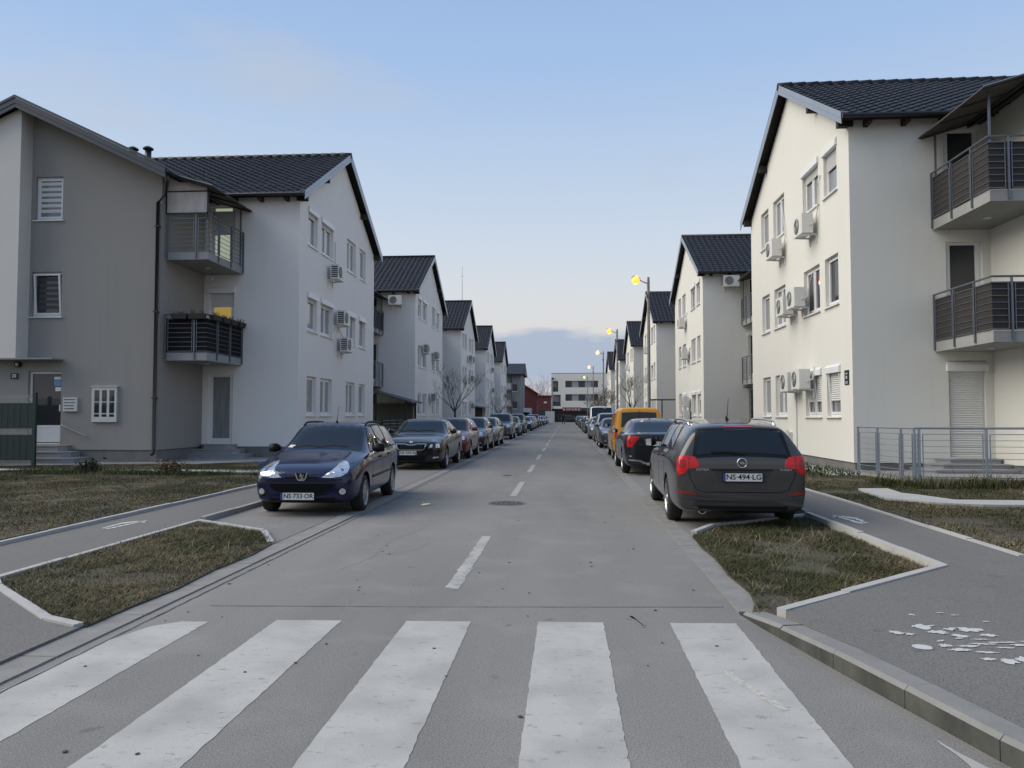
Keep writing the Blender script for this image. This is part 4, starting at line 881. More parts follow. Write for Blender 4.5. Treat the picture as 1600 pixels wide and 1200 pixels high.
for i, (x, y, hh) in enumerate(((7.9, 38.7, 1.35), (8.35, 38.9, 1.0))):
    sb = thing('dwarf_cypress', ('taller' if i == 0 else 'shorter') + ' dark conical dwarf cypress against the plain cream side wall', 'shrub', (x, y, .08), 0)
    MB().tube([(0, 0, 0), (0, 0, hh * .5)], .03, 6).build('trunk', 'bark', sb)
    leafy('crown', 'shrub', [((1 - t) * .26 * math.cos(a) * q, (1 - t) * .26 * math.sin(a) * q, .12 + t * (hh - .1)) for t, a, q in ((random.random() ** 1.3, random.uniform(0, 6.3), random.random() ** .4) for _ in range(700))], .05, sb, i)
cn = thing('door_canopy', 'thin flat door canopy on a single post between the cream houses', 'canopy', (7.0, 57.0, .08)); MB().box((-.9, -.8, 2.52), (.9, .6, 2.6)).build('roof', 'verge_dark', cn); MB().box((-.04, -.04, 0), (.04, .04, 2.52)).build('post', 'verge_dark', cn)
an = thing('radio_mast', 'thin pale aerial mast on the ridge of the second house beyond number 20', 'aerial', (HLX - .6, 69.9, 11.9)); MB().tube([(0, 0, 0), (0, 0, 3.4)], [.035, .015], 6).build('pole', 'rail_galv', an); MB().tube([(-.15, 0, 2.4), (.15, 0, 2.4)], .01, 5).build('crossbar', 'rail_galv', an)
# ------------------------------------------------------------------ cars: x forward, y left, z up, origin on the ground under the centre
def car_body(sp):
    hw = sp['W'] / 2; L_ = sp['L']; V = []; F = []; rows = []
    for st in sp['st']:
        d, zb, zt, zs, kw, ks, kr, ze = st[:8]; tilt = st[8] if len(st) > 8 else 0.0; x = L_ / 2 - d; w = kw * hw; ws = ks * hw; wr = kr * hw
        lp = lambda a, b, t: a + (b - a) * t
        half = [(0, zb), (w * .80, zb), (w * .955, zb + .05), (w * .99, zb + .18), (w, lp(zb, zs, .58)), (w * .995, zs - .085), (ws, zs), (lp(ws, wr, .10), lp(zs, ze, .12)), (lp(ws, wr, .55), lp(zs, ze, .60)), (wr, ze), (wr * .82, lp(ze, zt, .72)), (wr * .42, lp(ze, zt, .97)), (0, zt)]
        ring = []
        for y, z in half: ring.append((x + tilt * max(0, z - sp.get('tz', .95)), y, z))
        ring2 = ring + [(p[0], -p[1], p[2]) for p in ring[-2:0:-1]]
        rows.append(len(V)); V += ring2
    n = 24
    for a, b in zip(rows[:-1], rows[1:]):
        for k in range(n): F.append((a + k, a + (k + 1) % n, b + (k + 1) % n, b + k))
    for base, flip in ((rows[0], True), (rows[-1], False)):
        idx = [base + k for k in range(n)]
        for k in range(1, 11): F.append((idx[k], idx[k + 1], idx[n - k - 1], idx[n - k]))
        F.append((idx[0], idx[1], idx[n - 1])); F.append((idx[11], idx[12], idx[13]))
    me = bpy.data.meshes.new('body'); me.from_pydata(V, [], F)
    bm = bmesh.new(); bm.from_mesh(me); bmesh.ops.recalc_face_normals(bm, faces=bm.faces); bm.to_mesh(me); bm.free()
    setmat(me, [sp['paint'], 'trim_black']); o = bpy.data.objects.new('body', me); link(o)
    m1 = o.modifiers.new('s', 'SUBSURF'); m1.levels = m1.render_levels = 2
    cutters = []
    for ax in sp['axles']:
        b = MB(); r = sp['rw'] + .045; nn = 28
        for sy in (1, -1):
            pts = [(r * math.cos(2 * math.pi * i / nn), r * math.sin(2 * math.pi * i / nn)) for i in range(nn)]
            y0, y1 = sy * (hw - .30), sy * (hw + .3)
            k = len(b.v); b.add([(ax + p, y0, sp['rw'] + q + .01) for p, q in pts] + [(ax + p, y1, sp['rw'] + q + .01) for p, q in pts], [tuple(range(nn)), tuple(range(nn, 2 * nn))] + [(i, (i + 1) % nn, nn + (i + 1) % nn, nn + i) for i in range(nn)])
        c = b.build('cut', [sp['paint'], 'trim_black']); c.data.polygons.foreach_set('material_index', [1] * len(c.data.polygons))
        bm = bmesh.new(); bm.from_mesh(c.data); bmesh.ops.recalc_face_normals(bm, faces=bm.faces); bm.to_mesh(c.data); bm.free()
        m2 = o.modifiers.new('b', 'BOOLEAN'); m2.object = c; m2.operation = 'DIFFERENCE'; m2.solver = 'EXACT'; cutters.append(c)
    dg = bpy.context.evaluated_depsgraph_get(); ev = bpy.data.meshes.new_from_object(o.evaluated_get(dg))
    bpy.data.objects.remove(o)
    for c in cutters: bpy.data.objects.remove(c)
    ev.shade_smooth(); ev.set_sharp_from_angle(angle=R(40)); ev.materials.clear(); setmat(ev, [sp['paint'], 'trim_black'])
    # lower skirt in dark plastic
    zc = sp.get('skirt', .235)
    for p in ev.polygons:
        if p.center.z < zc: p.material_index = 1
    return ev
DIRS = {'front': ((0, 1, 0), (0, 0, 1), (-1, 0, 0)), 'rear': ((0, 1, 0), (0, 0, 1), (1, 0, 0)), 'left': ((1, 0, 0), (0, 0, 1), (0, -1, 0)), 'right': ((1, 0, 0), (0, 0, 1), (0, 1, 0)), 'top': ((1, 0, 0), (0, 1, 0), (0, 0, -1))}
def dirs(key):
    if key in DIRS: return tuple(Vector(v) for v in DIRS[key])
    side, ang = key; a = R(ang)                         # e.g. ('front', 35): looking at the front left corner
    if side == 'front': d = Vector((-math.cos(a), -math.sin(a), 0))
    else: d = Vector((math.cos(a), -math.sin(a), 0))
    return Vector((-d.y, d.x, 0)) * (1 if d.x < 0 else -1), Vector((0, 0, 1)), d
def patch(bvh, name, poly, key, m, parent, off=.004, res=.045, smooth=True, conv=None):
    """lays a flat outline onto the body along a direction: glass, lamps, trim, shut lines"""
    e1, e2, d = dirs(key)
    P = [Vector(p) for p in poly]; B = []
    for i in range(len(P)):
        a, b = P[i], P[(i + 1) % len(P)]; n = max(1, int((b - a).length / res))
        B += [a.lerp(b, k / n) for k in range(n)]
    nb = len(B); x0 = min(p.x for p in B); x1 = max(p.x for p in B); y0 = min(p.y for p in B); y1 = max(p.y for p in B)
    gx, gy = np.meshgrid(np.arange(x0 + res * .5, x1, res), np.arange(y0 + res * .5, y1, res)); gx = gx.ravel(); gy = gy.ravel()
    if len(gx):
        k = inside(gx, gy, [tuple(p) for p in B]); bx = np.array([p.x for p in B]); by = np.array([p.y for p in B])
        gx, gy = gx[k], gy[k]
        if len(gx): k = np.min((gx[:, None] - bx) ** 2 + (gy[:, None] - by) ** 2, 1) > (res * .4) ** 2; gx, gy = gx[k], gy[k]
    pts = B + [Vector((x, y)) for x, y in zip(gx, gy)]
    r = geometry.delaunay_2d_cdt(pts, [(i, (i + 1) % nb) for i in range(nb)], [], 1, 1e-5)
    V = []; ok = []
    for q in r[0]:
        if conv: w0 = conv(q)
        else: w0 = e1 * q.x + e2 * q.y
        h = bvh.ray_cast(w0 - d * 6, d)
        if h[0] is None: V.append(None)
        else: V.append(h[0] - d * off)
    last = next((v for v in V if v), Vector((0, 0, 0)))
    for i, v in enumerate(V):
        if v is None: V[i] = last.copy()
    F = [tuple(f) for f in r[2]]
    ec = {}
    for f in F:
        for i in range(len(f)):
            e = (f[i], f[(i + 1) % len(f)]); ec[tuple(sorted(e))] = ec.get(tuple(sorted(e)), 0) + 1
    n = len(V); V2 = V + [v + d * (off + .008) for v in V]
    F += [(a, b, n + b, n + a) for (a, b), c in ec.items() if c == 1]
    o = pyobj(name, V2, F, m, parent, smooth)
    bm = bmesh.new(); bm.from_mesh(o.data); bmesh.ops.delete(bm, geom=[v for v in bm.verts if not v.link_faces], context='VERTS'); bmesh.ops.recalc_face_normals(bm, faces=bm.faces); bm.to_mesh(o.data); bm.free()
    if smooth: o.data.set_sharp_from_angle(angle=R(50))
    return o
def strip2d(pts, w):
    P = [Vector(p) for p in pts]; A = []; B = []
    for i, p in enumerate(P):
        d = (P[min(i + 1, len(P) - 1)] - P[max(i - 1, 0)]).normalized(); q = Vector((-d.y, d.x)) * w / 2; A.append(p + q); B.append(p - q)
    return [tuple(p) for p in A + B[::-1]]
def ell(cx, cy, rx, ry, n=16): return [(cx + rx * math.cos(2 * math.pi * i / n), cy + ry * math.sin(2 * math.pi * i / n)) for i in range(n)]
def lathe(b, prof, n=28):
    k = len(prof); V = [(r * math.cos(2 * math.pi * i / n), y, r * math.sin(2 * math.pi * i / n)) for i in range(n) for y, r in prof]
    b.add(V, [(i * k + j, ((i + 1) % n) * k + j, ((i + 1) % n) * k + j + 1, i * k + j + 1) for i in range(n) for j in range(k - 1)]); return b
def wheel_meshes(r, style, wd=.20):
    rr = r * .68
    def tyre(): return lathe(MB(), [(-wd / 2, rr), (-wd / 2 - .006, r * .82), (-wd / 2 + .012, r * .955), (-wd * .30, r), (wd * .30, r), (wd / 2 - .012, r * .955), (wd / 2 + .006, r * .82), (wd / 2, rr), (wd * .2, rr * .97), (-wd / 2, rr)]).build('t', 'tyre', None, True)
    def rim():
        b = MB(); lathe(b, [(wd * .2, rr * .93), (wd / 2 + .004, rr * 1.0), (wd / 2 + .006, rr * .965), (wd / 2 - .012, rr * .90), (wd * .15, rr * .87)])
        ns = 8 if style == 'cap' else (7 if style == 'multi' else 5); t = .30 if style == 'cap' else .17
        for i in range(ns):
            a = 2 * math.pi * i / ns; c, s_ = math.cos(a), math.sin(a); h0, h1 = rr * t * .75, rr * t * .55; r0, r1 = rr * .18, rr * .95; y0, y1 = wd * .5 + (.0 if style == 'cap' else -.02), wd * .5 - .012
            q = [(r0, -h0, y0), (r0, h0, y0), (r1, h1, y1), (r1, -h1, y1)]; up = [(x * c - z * s_, y, x * s_ + z * c) for x, z, y in q]; dn = [(x, y - .03, z) for x, y, z in up]
            b.add(up + dn, [(0, 1, 2, 3), (0, 4, 5, 1), (1, 5, 6, 2), (2, 6, 7, 3), (3, 7, 4, 0)])
        lathe(b, [(wd * .5 - .02, rr * .30), (wd * .5 + .004, rr * .26), (wd * .5 + .008, rr * .10), (wd * .5 + .008, .001)])
        return b.build('r', 'hubcap' if style == 'cap' else 'alloy')
    def back(): return lathe(MB(), [(wd * .08, rr * .96), (wd * .08, .001)]).build('k', 'trim_black')
    return cmesh(('tyre', r, wd), tyre), cmesh(('rim', r, style, wd), rim), cmesh(('rimback', r, wd), back)

def interp(sp, d, i):
    S = sp['st']
    for a, b in zip(S[:-1], S[1:]):
        if a[0] <= d <= b[0]: t = (d - a[0]) / max(1e-6, b[0] - a[0]); return a[i] + (b[i] - a[i]) * t
    return S[-1][i]
def car(sp):
    """one car with its parts, at the origin"""
    root = bpy.data.objects.new(sp['name'], None); link(root); hw = sp['W'] / 2; L2 = sp['L'] / 2
    ev = car_body(sp); body = bpy.data.objects.new('body', ev); link(body, root)
    bvh = BVHTree.FromPolygons([v.co.copy() for v in ev.vertices], [tuple(p.vertices) for p in ev.polygons])
    X = lambda d: L2 - d
    fine = sp.get('fine', False); rs = .04 if fine else .07
    # glass
    wb, wt, z0, z1 = sp['ws']; n = 8
    def screen(wb, wt, z0, z1, bow):
        P = [(wb * t, z0 - bow * (t * t)) for t in np.linspace(-1, 1, n)] + [(wt * t, z1 - .018 * t * t) for t in np.linspace(1, -1, n)]; return P
    patch(bvh, 'windshield', screen(wb, wt, z0, z1, sp.get('bow', -.03)), 'front', 'glass_car', root, .005, rs)
    if fine or sp.get('wipers', True):
        for y0, y1 in ((.50, -.12), (-.05, -.62)):
            zw = z0 + .005
            patch(bvh, 'wiper', strip2d([(y0 * hw, zw + .03), ((y0 + y1) / 2 * hw, zw + .055), (y1 * hw, zw + .02)], .022), 'front', 'trim_black', root, .016, .08, False)
    rwb, rwt, rz0, rz1 = sp['rw_']
    if sp.get('rglass_big'): patch(bvh, 'rear_glass_frame', screen(rwb * 1.09, rwt * 1.10, rz0 - .05, rz1 + .035, .03), 'rear', 'trim_black', root, .004, rs)
    rw = patch(bvh, 'rear_window', screen(rwb, rwt, rz0, rz1, sp.get('rbow', .025)), 'rear', 'glass_car', root, .009, rs)
    for sd in (1, -1):
        key = 'left' if sd > 0 else 'right'
        for (b0, b1, t0, t1) in sp['sw']:
            zb_ = lambda d: interp(sp, d, 3) + sp.get('wlo', .045); zt_ = lambda d: interp(sp, d, 7) - sp.get('whi', .03)
            lo = [(b0 + (b1 - b0) * t, zb_(b0 + (b1 - b0) * t)) for t in np.linspace(0, 1, 6)]; hi = [(t1 + (t0 - t1) * t, zt_(t1 + (t0 - t1) * t)) for t in np.linspace(0, 1, 6)]
            patch(bvh, 'side_window', [(X(d), z) for d, z in lo + hi], key, 'glass_car', root, .004, rs)
        if sp.get('surround'):
            b0, b1, t0, t1 = sp['surround']; zb_ = lambda d: interp(sp, d, 3) + .02; zt_ = lambda d: interp(sp, d, 7) - .008
            lo = [(b0 + (b1 - b0) * t, zb_(b0 + (b1 - b0) * t)) for t in np.linspace(0, 1, 8)]; hi = [(t1 + (t0 - t1) * t, zt_(t1 + (t0 - t1) * t)) for t in np.linspace(0, 1, 8)]
            patch(bvh, 'window_surround', [(X(d), z) for d, z in lo + hi], key, 'trim_black', root, .002, rs)
        # shut lines, handles, rubbing strip
        for dl in sp.get('seams', ()):
            zb1 = sp.get('seamlo', .30); zt1 = interp(sp, dl, 3) + .02
            patch(bvh, 'door_seam', strip2d([(X(dl + .03), zb1), (X(dl), zb1 + .15), (X(dl), zt1)], .012), key, 'trim_black', root, .0015, .09, False)
        for dl in sp.get('handles', ()):
            zh = interp(sp, dl, 3) - sp.get('hz', .10); patch(bvh, 'door_handle', [(X(dl), zh), (X(dl + .17), zh + .005), (X(dl + .17), zh + .035), (X(dl), zh + .03)], key, sp.get('handle_m', sp['paint']), root, .022, .06)
        if sp.get('strip'): a, b, z = sp['strip']; patch(bvh, 'rubbing_strip', [(X(a), z), (X(b), z + .01), (X(b), z + .045), (X(a), z + .035)], key, 'trim_grey', root, .012, .12, False)
        # mirror
        dm, zm = sp['mirror']; ym = interp(sp, dm, 5) * hw
        b = MB(); y_ = sd * (ym + .02); y2 = sd * (ym + .21)
        b.add([(X(dm) + .05, y_, zm - .02), (X(dm) + .05, y_, zm + .05), (X(dm) - .05, y_, zm + .05), (X(dm) - .05, y_, zm - .02), (X(dm) + .085, sd * (ym + .10), zm - .05), (X(dm) + .085, sd * (ym + .10), zm + .10), (X(dm) - .06, sd * (ym + .10), zm + .10), (X(dm) - .06, sd * (ym + .10), zm - .05),
               (X(dm) + .05, y2, zm - .04), (X(dm) + .05, y2, zm + .085), (X(dm) - .06, y2, zm + .09), (X(dm) - .06, y2, zm - .045)], [(0, 1, 2, 3), (0, 4, 5, 1), (1, 5, 6, 2), (2, 6, 7, 3), (3, 7, 4, 0), (4, 8, 9, 5), (5, 9, 10, 6), (6, 10, 11, 7), (7, 11, 8, 4), (8, 11, 10, 9)])
        mo = b.build('mirror', sp.get('mirror_m', sp['paint']), root)
        bm = bmesh.new(); bm.from_mesh(mo.data); bmesh.ops.recalc_face_normals(bm, faces=bm.faces); bmesh.ops.bevel(bm, geom=bm.edges[:], offset=.012, segments=2, affect='EDGES'); bm.to_mesh(mo.data); bm.free(); mo.data.shade_smooth()
        pyobj('mirror_glass', [(X(dm) - .066, sd * (ym + .105), zm - .035), (X(dm) - .066, sd * (ym + .195), zm - .03), (X(dm) - .066, sd * (ym + .195), zm + .075), (X(dm) - .066, sd * (ym + .105), zm + .085)], [(0, 1, 2, 3)], 'lens_ring', mo)
    # lamps: outlines seen straight on to the corner, mirrored by flipping the cast direction
    def corner(name, poly, side, ang, m, off=.006, inner=None, res=.04):
        for sd in (1, -1):
            e1, e2, d = dirs((side, ang)); 
            if sd < 0: d = Vector((d.x, -d.y, 0)); 
            conv = (lambda q, d=d, sd=sd: Vector((0, sd * q.x, q.y)) if True else None)
            # outline is given as (y, z) on the car; cast towards the car from outside through that y,z at the lamp's plane
            x_pl = (L2 - .12) if side == 'front' else (-L2 + .12)
            conv = (lambda q, sd=sd, x_pl=x_pl: Vector((x_pl, sd * q.x, q.y)))
            o = patch(bvh, name, poly, (side, ang), m, root, off, res, True, conv) if sd > 0 else patch_dir(bvh, name, poly, d, m, root, off, res, conv)
            for (nm, pl, mm, of) in (inner or ()):
                if sd > 0: patch(bvh, nm, pl, (side, ang), mm, o, of, .03, True, conv)
                else: patch_dir(bvh, nm, pl, d, mm, o, of, .03, conv)
    for a in sp.get('lamps', ()): corner(*a)
    for nm, poly, key, m, off in sp.get('patches', ()): patch(bvh, nm, poly, key, m, root, off, rs)
    for poly, z, key, m, nm in sp.get('xx', ()): pass
    # number plates
    for key, txt, z, y, wide in sp.get('plates', ()):
        sg = 1 if key == 'front' else -1; h = bvh.ray_cast(Vector((sg * 6, y, z)), Vector((-sg, 0, 0)))[0]; xp = (h.x if h else sg * L2) + sg * .012
        po = MB().box((xp - .008, y - .26 * wide, z - .056), (xp + .008, y + .26 * wide, z + .056)).build('number_plate', 'plate_white', root)
        yb = y + sg * -.26 * wide if True else 0                           # blue band at the reader's left
        yl = sg * 1.0
        MB().box((xp + sg * .0085, y - yl * .259 * wide if False else y + (-.259 if sg < 0 else .259) * (-1) * (-1 if sg > 0 else 1) * wide, z - .055), (xp + sg * .0095, y + (-.222 if sg < 0 else .222) * (-1) * (-1 if sg > 0 else 1) * wide, z + .055)).build('country_band', 'plate_blue', po) if False else None
        ya, yc = (y - .259, y - .222) if sg > 0 else (y + .222, y + .259)
        MB().box((xp + sg * .0085, ya, z - .055), (xp + sg * .0098, yc, z + .055)).build('country_band', 'plate_blue', po)
        fr = MB()
        for a, b in (((-.266, -.062), (.266, -.054)), ((-.266, .054), (.266, .062)), ((-.266, -.062), (-.258, .062)), ((.258, -.062), (.266, .062))): fr.box((xp - .008, y + a[0], z + a[1]), (xp + sg * .011, y + b[0], z + b[1]))
        fr.build('plate_frame', 'trim_black', po)
        if txt:
            tme = text_mesh(txt, .098); setmat(tme, 'plate_ink')
            w_ = max(v.co.x for v in tme.vertices) - min(v.co.x for v in tme.vertices)
            shared('characters', tme, po, (xp + sg * .0095, y + sg * .018, z), (R(90), 0, R(90) * sg), (.455 / w_, 1.0, 1))
    # roof rails, aerial, exhaust
    if sp.get('rails'):
        d0, d1, m = sp['rails']
        for sd in (1, -1):
            pts = []
            for i, t in enumerate(np.linspace(0, 1, 12)):
                d = d0 + (d1 - d0) * t; y = sd * (interp(sp, d, 6) * hw * .93); h = bvh.ray_cast(Vector((X(d), y, 3)), Vector((0, 0, -1)))[0]; z = (h.z if h else 1.4); pts.append((X(d), y, z + (.0 if i in (0, 11) else .045)))
            MB().tube(pts, .018, 8).build('roof_rail', m, root, True)
    if sp.get('aerial'):
        d, ln, lean = sp['aerial']; h = bvh.ray_cast(Vector((X(d), 0, 3)), Vector((0, 0, -1)))[0]
        ao = MB().tube([(h.x, 0, h.z - .01), (h.x, 0, h.z + .03)], [.03, .018], 8).build('aerial', 'trim_black', root); MB().tube([(h.x, 0, h.z + .02), (h.x - lean, 0, h.z + ln)], [.006, .003], 5).build('rod', 'trim_black', ao)
    for ey, ez in sp.get('exhaust', ()):
        eo = lathe(MB(), [(-.16, .045), (.0, .045), (.0, .036), (-.14, .034)], 18); eo.v = [(-L2 + .06 - y, ey + x * 1.25, ez + z) for x, y, z in eo.v]; eo.build('exhaust_pipe', 'chrome', root, True)
    if sp.get('emblem'): sp['emblem'](sp, bvh, root)
    # wheels
    ty, rm, bk = wheel_meshes(sp['rw'], sp.get('rim', 'five'))
    for ax in sp['axles']:
        for sd in (1, -1):
            w = shared('wheel', ty, root, (ax, sd * (hw - .115), sp['rw']), (0, random.uniform(0, 1), 0 if sd > 0 else math.pi)); shared('rim', rm, w); shared('rim_back', bk, w)
    return root
def patch_dir(bvh, name, poly, d, m, parent, off, res, conv):
    DIRS['_tmp'] = ((0, 1, 0), (0, 0, 1), tuple(d)); return patch(bvh, name, poly, '_tmp', m, parent, off, res, True, conv)
def copy_tree(o, parent=None):
    c = o.copy(); COL.objects.link(c); c.parent = parent
    for ch in o.children: copy_tree(ch, c)
    return c
def recolour(root, m):
    for o in root.children:
        if o.type == 'MESH' and o.data.materials and o.name.split('.')[0] in ('body', 'door_handle', 'mirror', 'tailgate'):
            o.material_slots[0].link = 'OBJECT'; o.material_slots[0].material = M[m]
def place(root, x, y, rz, label, group=None, cat='car', z=.004):
    root.location = (x, y, z); root.rotation_euler = (0, 0, rz); tag(root, label, cat, group); return root
def mir(poly): return [(-y, z) for y, z in poly][::-1]

# ---- emblems
def em_disc(b_, root, key, y, z, r, m, xoff=.006):
    sg = 1 if key == 'front' else -1; h = b_.ray_cast(Vector((sg * 6, y, z)), Vector((-sg, 0, 0)))[0]; x = h.x + sg * xoff
    return x, sg
def em_lion(sp, b_, root):
    x, sg = em_disc(b_, root, 'front', 0, sp['ez'], .06, 'chrome'); z = sp['ez']
    sh = MB(); prof = [(-.085, .052), (.085, .052), (.062, -.03), (.04, -.055), (-.04, -.055), (-.062, -.03)]
    sh.add([(x - .02, y, z + q) for y, q in prof] + [(x + .008, y * .98, z + q) for y, q in prof], [(6, 7, 8, 9, 10, 11)] + [(i, (i + 1) % 6, 6 + (i + 1) % 6, 6 + i) for i in range(6)])
    so = sh.build('badge', 'trim_black', root)
    fr = MB()
    for a, c in (((-.088, .055), (-.064, -.03)), ((-.064, -.03), (-.04, -.057)), ((-.04, -.057), (.04, -.057)), ((.04, -.057), (.064, -.03)), ((.064, -.03), (.088, .055))): fr.bar((x + .006, a[0], z + a[1]), (x + .006, c[0], z + c[1]), .018, .020, (1, 0, 0))
    fr.build('badge_rim', 'chrome', so)
    ln = MB()                                        # rearing figure made of short strokes
    for a, c, w in (((-.005, -.045), (.012, -.01), .020), ((.012, -.01), (-.002, .025), .026), ((-.002, .025), (-.018, .042), .020), ((.008, .012), (-.03, .020), .011), ((.006, -.002), (-.030, -.004), .011), ((-.005, -.045), (-.028, -.040), .012), ((.012, -.012), (.034, -.045), .014), ((.014, -.008), (.036, .012), .008), ((.036, .012), (.028, .034), .008)): ln.bar((x + .012, a[0], z + a[1]), (x + .012, c[0], z + c[1]), w, .008, (1, 0, 0))
    ln.build('badge_figure', 'chrome', so)
def em_ring(sp, b_, root):
    x, sg = em_disc(b_, root, 'rear', 0, sp['ez'], .06, 'chrome'); z = sp['ez']; n = 24; r = sp.get('er', .062)
    so = MB().tube([(x, r * math.cos(2 * math.pi * i / n), z + r * math.sin(2 * math.pi * i / n)) for i in range(n + 1)], .010, 6, False).build('badge_ring', 'chrome', root, True)
    bl = MB(); P = [(-.058, -.014), (.010, -.014), (-.018, .006), (.058, .014), (-.010, .014), (.018, -.006)]
    P = [(.058, .012), (-.028, .012), (-.012, .000), (-.058, -.012), (.028, -.012), (.012, .0)]
    bl.add([(x - .002, y * r / .062, z + q * r / .062) for y, q in P] + [(x - .010, y * r / .062, z + q * r / .062) for y, q in P], [(6, 7, 8, 9, 10, 11), (5, 4, 3, 2, 1, 0)] + [(i, (i + 1) % 6, 6 + (i + 1) % 6, 6 + i) for i in range(6)]); bl.build('badge_bolt', 'chrome', so)
    for txt, y, zz, sz in sp.get('script', ()):
        h = b_.ray_cast(Vector((-6, y, zz)), Vector((1, 0, 0)))[0]; t = text_mesh(txt, sz); setmat(t, 'chrome'); shared('lettering', t, root, (h.x - .004, y, zz), (R(90), 0, R(-90)), (1.35, 1, 1))
def em_front_disc(sp, b_, root):
    x, sg = em_disc(b_, root, 'front', 0, sp['ez'], .05, 'chrome'); z = sp['ez']; n = 20; r = sp.get('er', .045)
    b = lathe(MB(), [(-.02, r), (.004, r), (.010, r * .8), (.012, .001)], n); b.v = [(x + q[1], q[0], z + q[2]) for q in b.v]; b.build('badge', 'chrome', root, True)
def em_script_rear(sp, b_, root):
    for txt, y, zz, sz in sp.get('script', ()):
        h = b_.ray_cast(Vector((-6, y, zz)), Vector((1, 0, 0)))[0]; t = text_mesh(txt, sz); setmat(t, 'chrome'); shared('lettering', t, root, (h.x - .005, y, zz), (R(90), 0, R(-90)), (sp.get('sx', 1.0), 1, 1))

# ---- stations: distance from nose, zb, ztop, zshoulder, width, shoulder width, roof width, zroofedge (, tilt)
def hood_st(L_, H, hood0, cowl_d, cowl_z, roof_d, zs0, zsr, nose=.66, kr=.70, lip=.60, zb=.19):
    S = [(0.0, zb + .10, lip, lip - .03, nose, nose - .05, nose * .75, lip - .008), (.05, zb + .03, lip + .07, lip + .03, nose + .14, nose + .08, nose * .85, lip + .055), (.17, zb, lip + .13, lip + .075, .915, .85, .70, lip + .11), (.38, zb, hood0, hood0 - .055, .97, .91, .74, hood0 - .015),
         (.70, zb, hood0 + (cowl_z - hood0) * .5, zs0 - .03, .99, .935, .76, hood0 + (cowl_z - hood0) * .5 - .02), (cowl_d - .10, zb, cowl_z - .012, zs0, 1, .94, .79, cowl_z - .03), (cowl_d, zb, cowl_z + .01, zs0 + .005, 1, .94, .80, cowl_z - .012)]
    n = 2
    for t in (.30, .66): S.append((cowl_d + (roof_d - cowl_d) * t, zb, cowl_z + (H - .055 - cowl_z) * t * 1.02, zs0 + .01 + (zsr - zs0) * .2 * t, 1, .942, .80 + (kr - .80) * t, cowl_z - .012 + (H - .10 - cowl_z) * t * 1.0))
    S.append((roof_d, zb, H - .045, zs0 + .02, 1, .945, kr + .01, H - .10)); S.append((roof_d + .16, zb, H - .02, zs0 + .024, 1, .947, kr + .01, H - .072))
    return S
def rear_high(S, L_, H, zsr, kr, roof_end, tilt, drop=.09, zb=.21, kb=.86, tail=.16):
    d0 = S[-1][0]
    S.append((d0 + (roof_end - d0) * .5, zb - .02, H, zsr - .01, 1, .95, kr + .015, H - .058))
    S.append((roof_end - .12, zb, H - drop * .35, zsr, .995, .945, kr + .01, H - drop * .35 - .06, tilt * .25))
    S.append((L_ - tail, zb, H - drop * .65, zsr + .005, .975, .925, kr - .005, H - drop * .65 - .065, tilt * .75))
    S.append((L_ - .06, zb + .02, H - drop * .9, zsr + .005, .93, .885, kr - .03, H - drop - .06, tilt))
    S.append((L_, zb + .08, H - drop - .05, zsr - .005, kb, .80, kr - .10, H - drop - .14, tilt)); return S
def rear_notch(S, L_, H, zsr, kr, roof_end, win_end, deck, zb=.21):
    d0 = S[-1][0]
    S.append((d0 + (roof_end - d0) * .55, zb - .02, H, zsr - .01, 1, .95, kr + .01, H - .06)); S.append((roof_end, zb, H - .05, zsr, 1, .945, kr, H - .115))
    for t in (.35, .70): S.append((roof_end + (win_end - roof_end) * t, zb, H - .05 - (H - .05 - deck) * t, zsr + .005, .995, .94, kr + (.76 - kr) * t, H - .115 - (H - .10 - deck) * t))
    S.append((win_end, zb, deck + .008, zsr + .01, .99, .93, .77, deck - .01)); S.append((win_end + .10, zb, deck, zsr + .01, .985, .925, .77, deck - .015))
    S.append((L_ - .14, zb, deck - .005, zsr + .005, .955, .90, .76, deck - .02)); S.append((L_ - .03, zb + .02, deck - .015, deck - .06, .90, .84, .70, deck - .03)); S.append((L_, zb + .09, deck - .07, deck - .12, .80, .74, .60, deck - .085)); return S
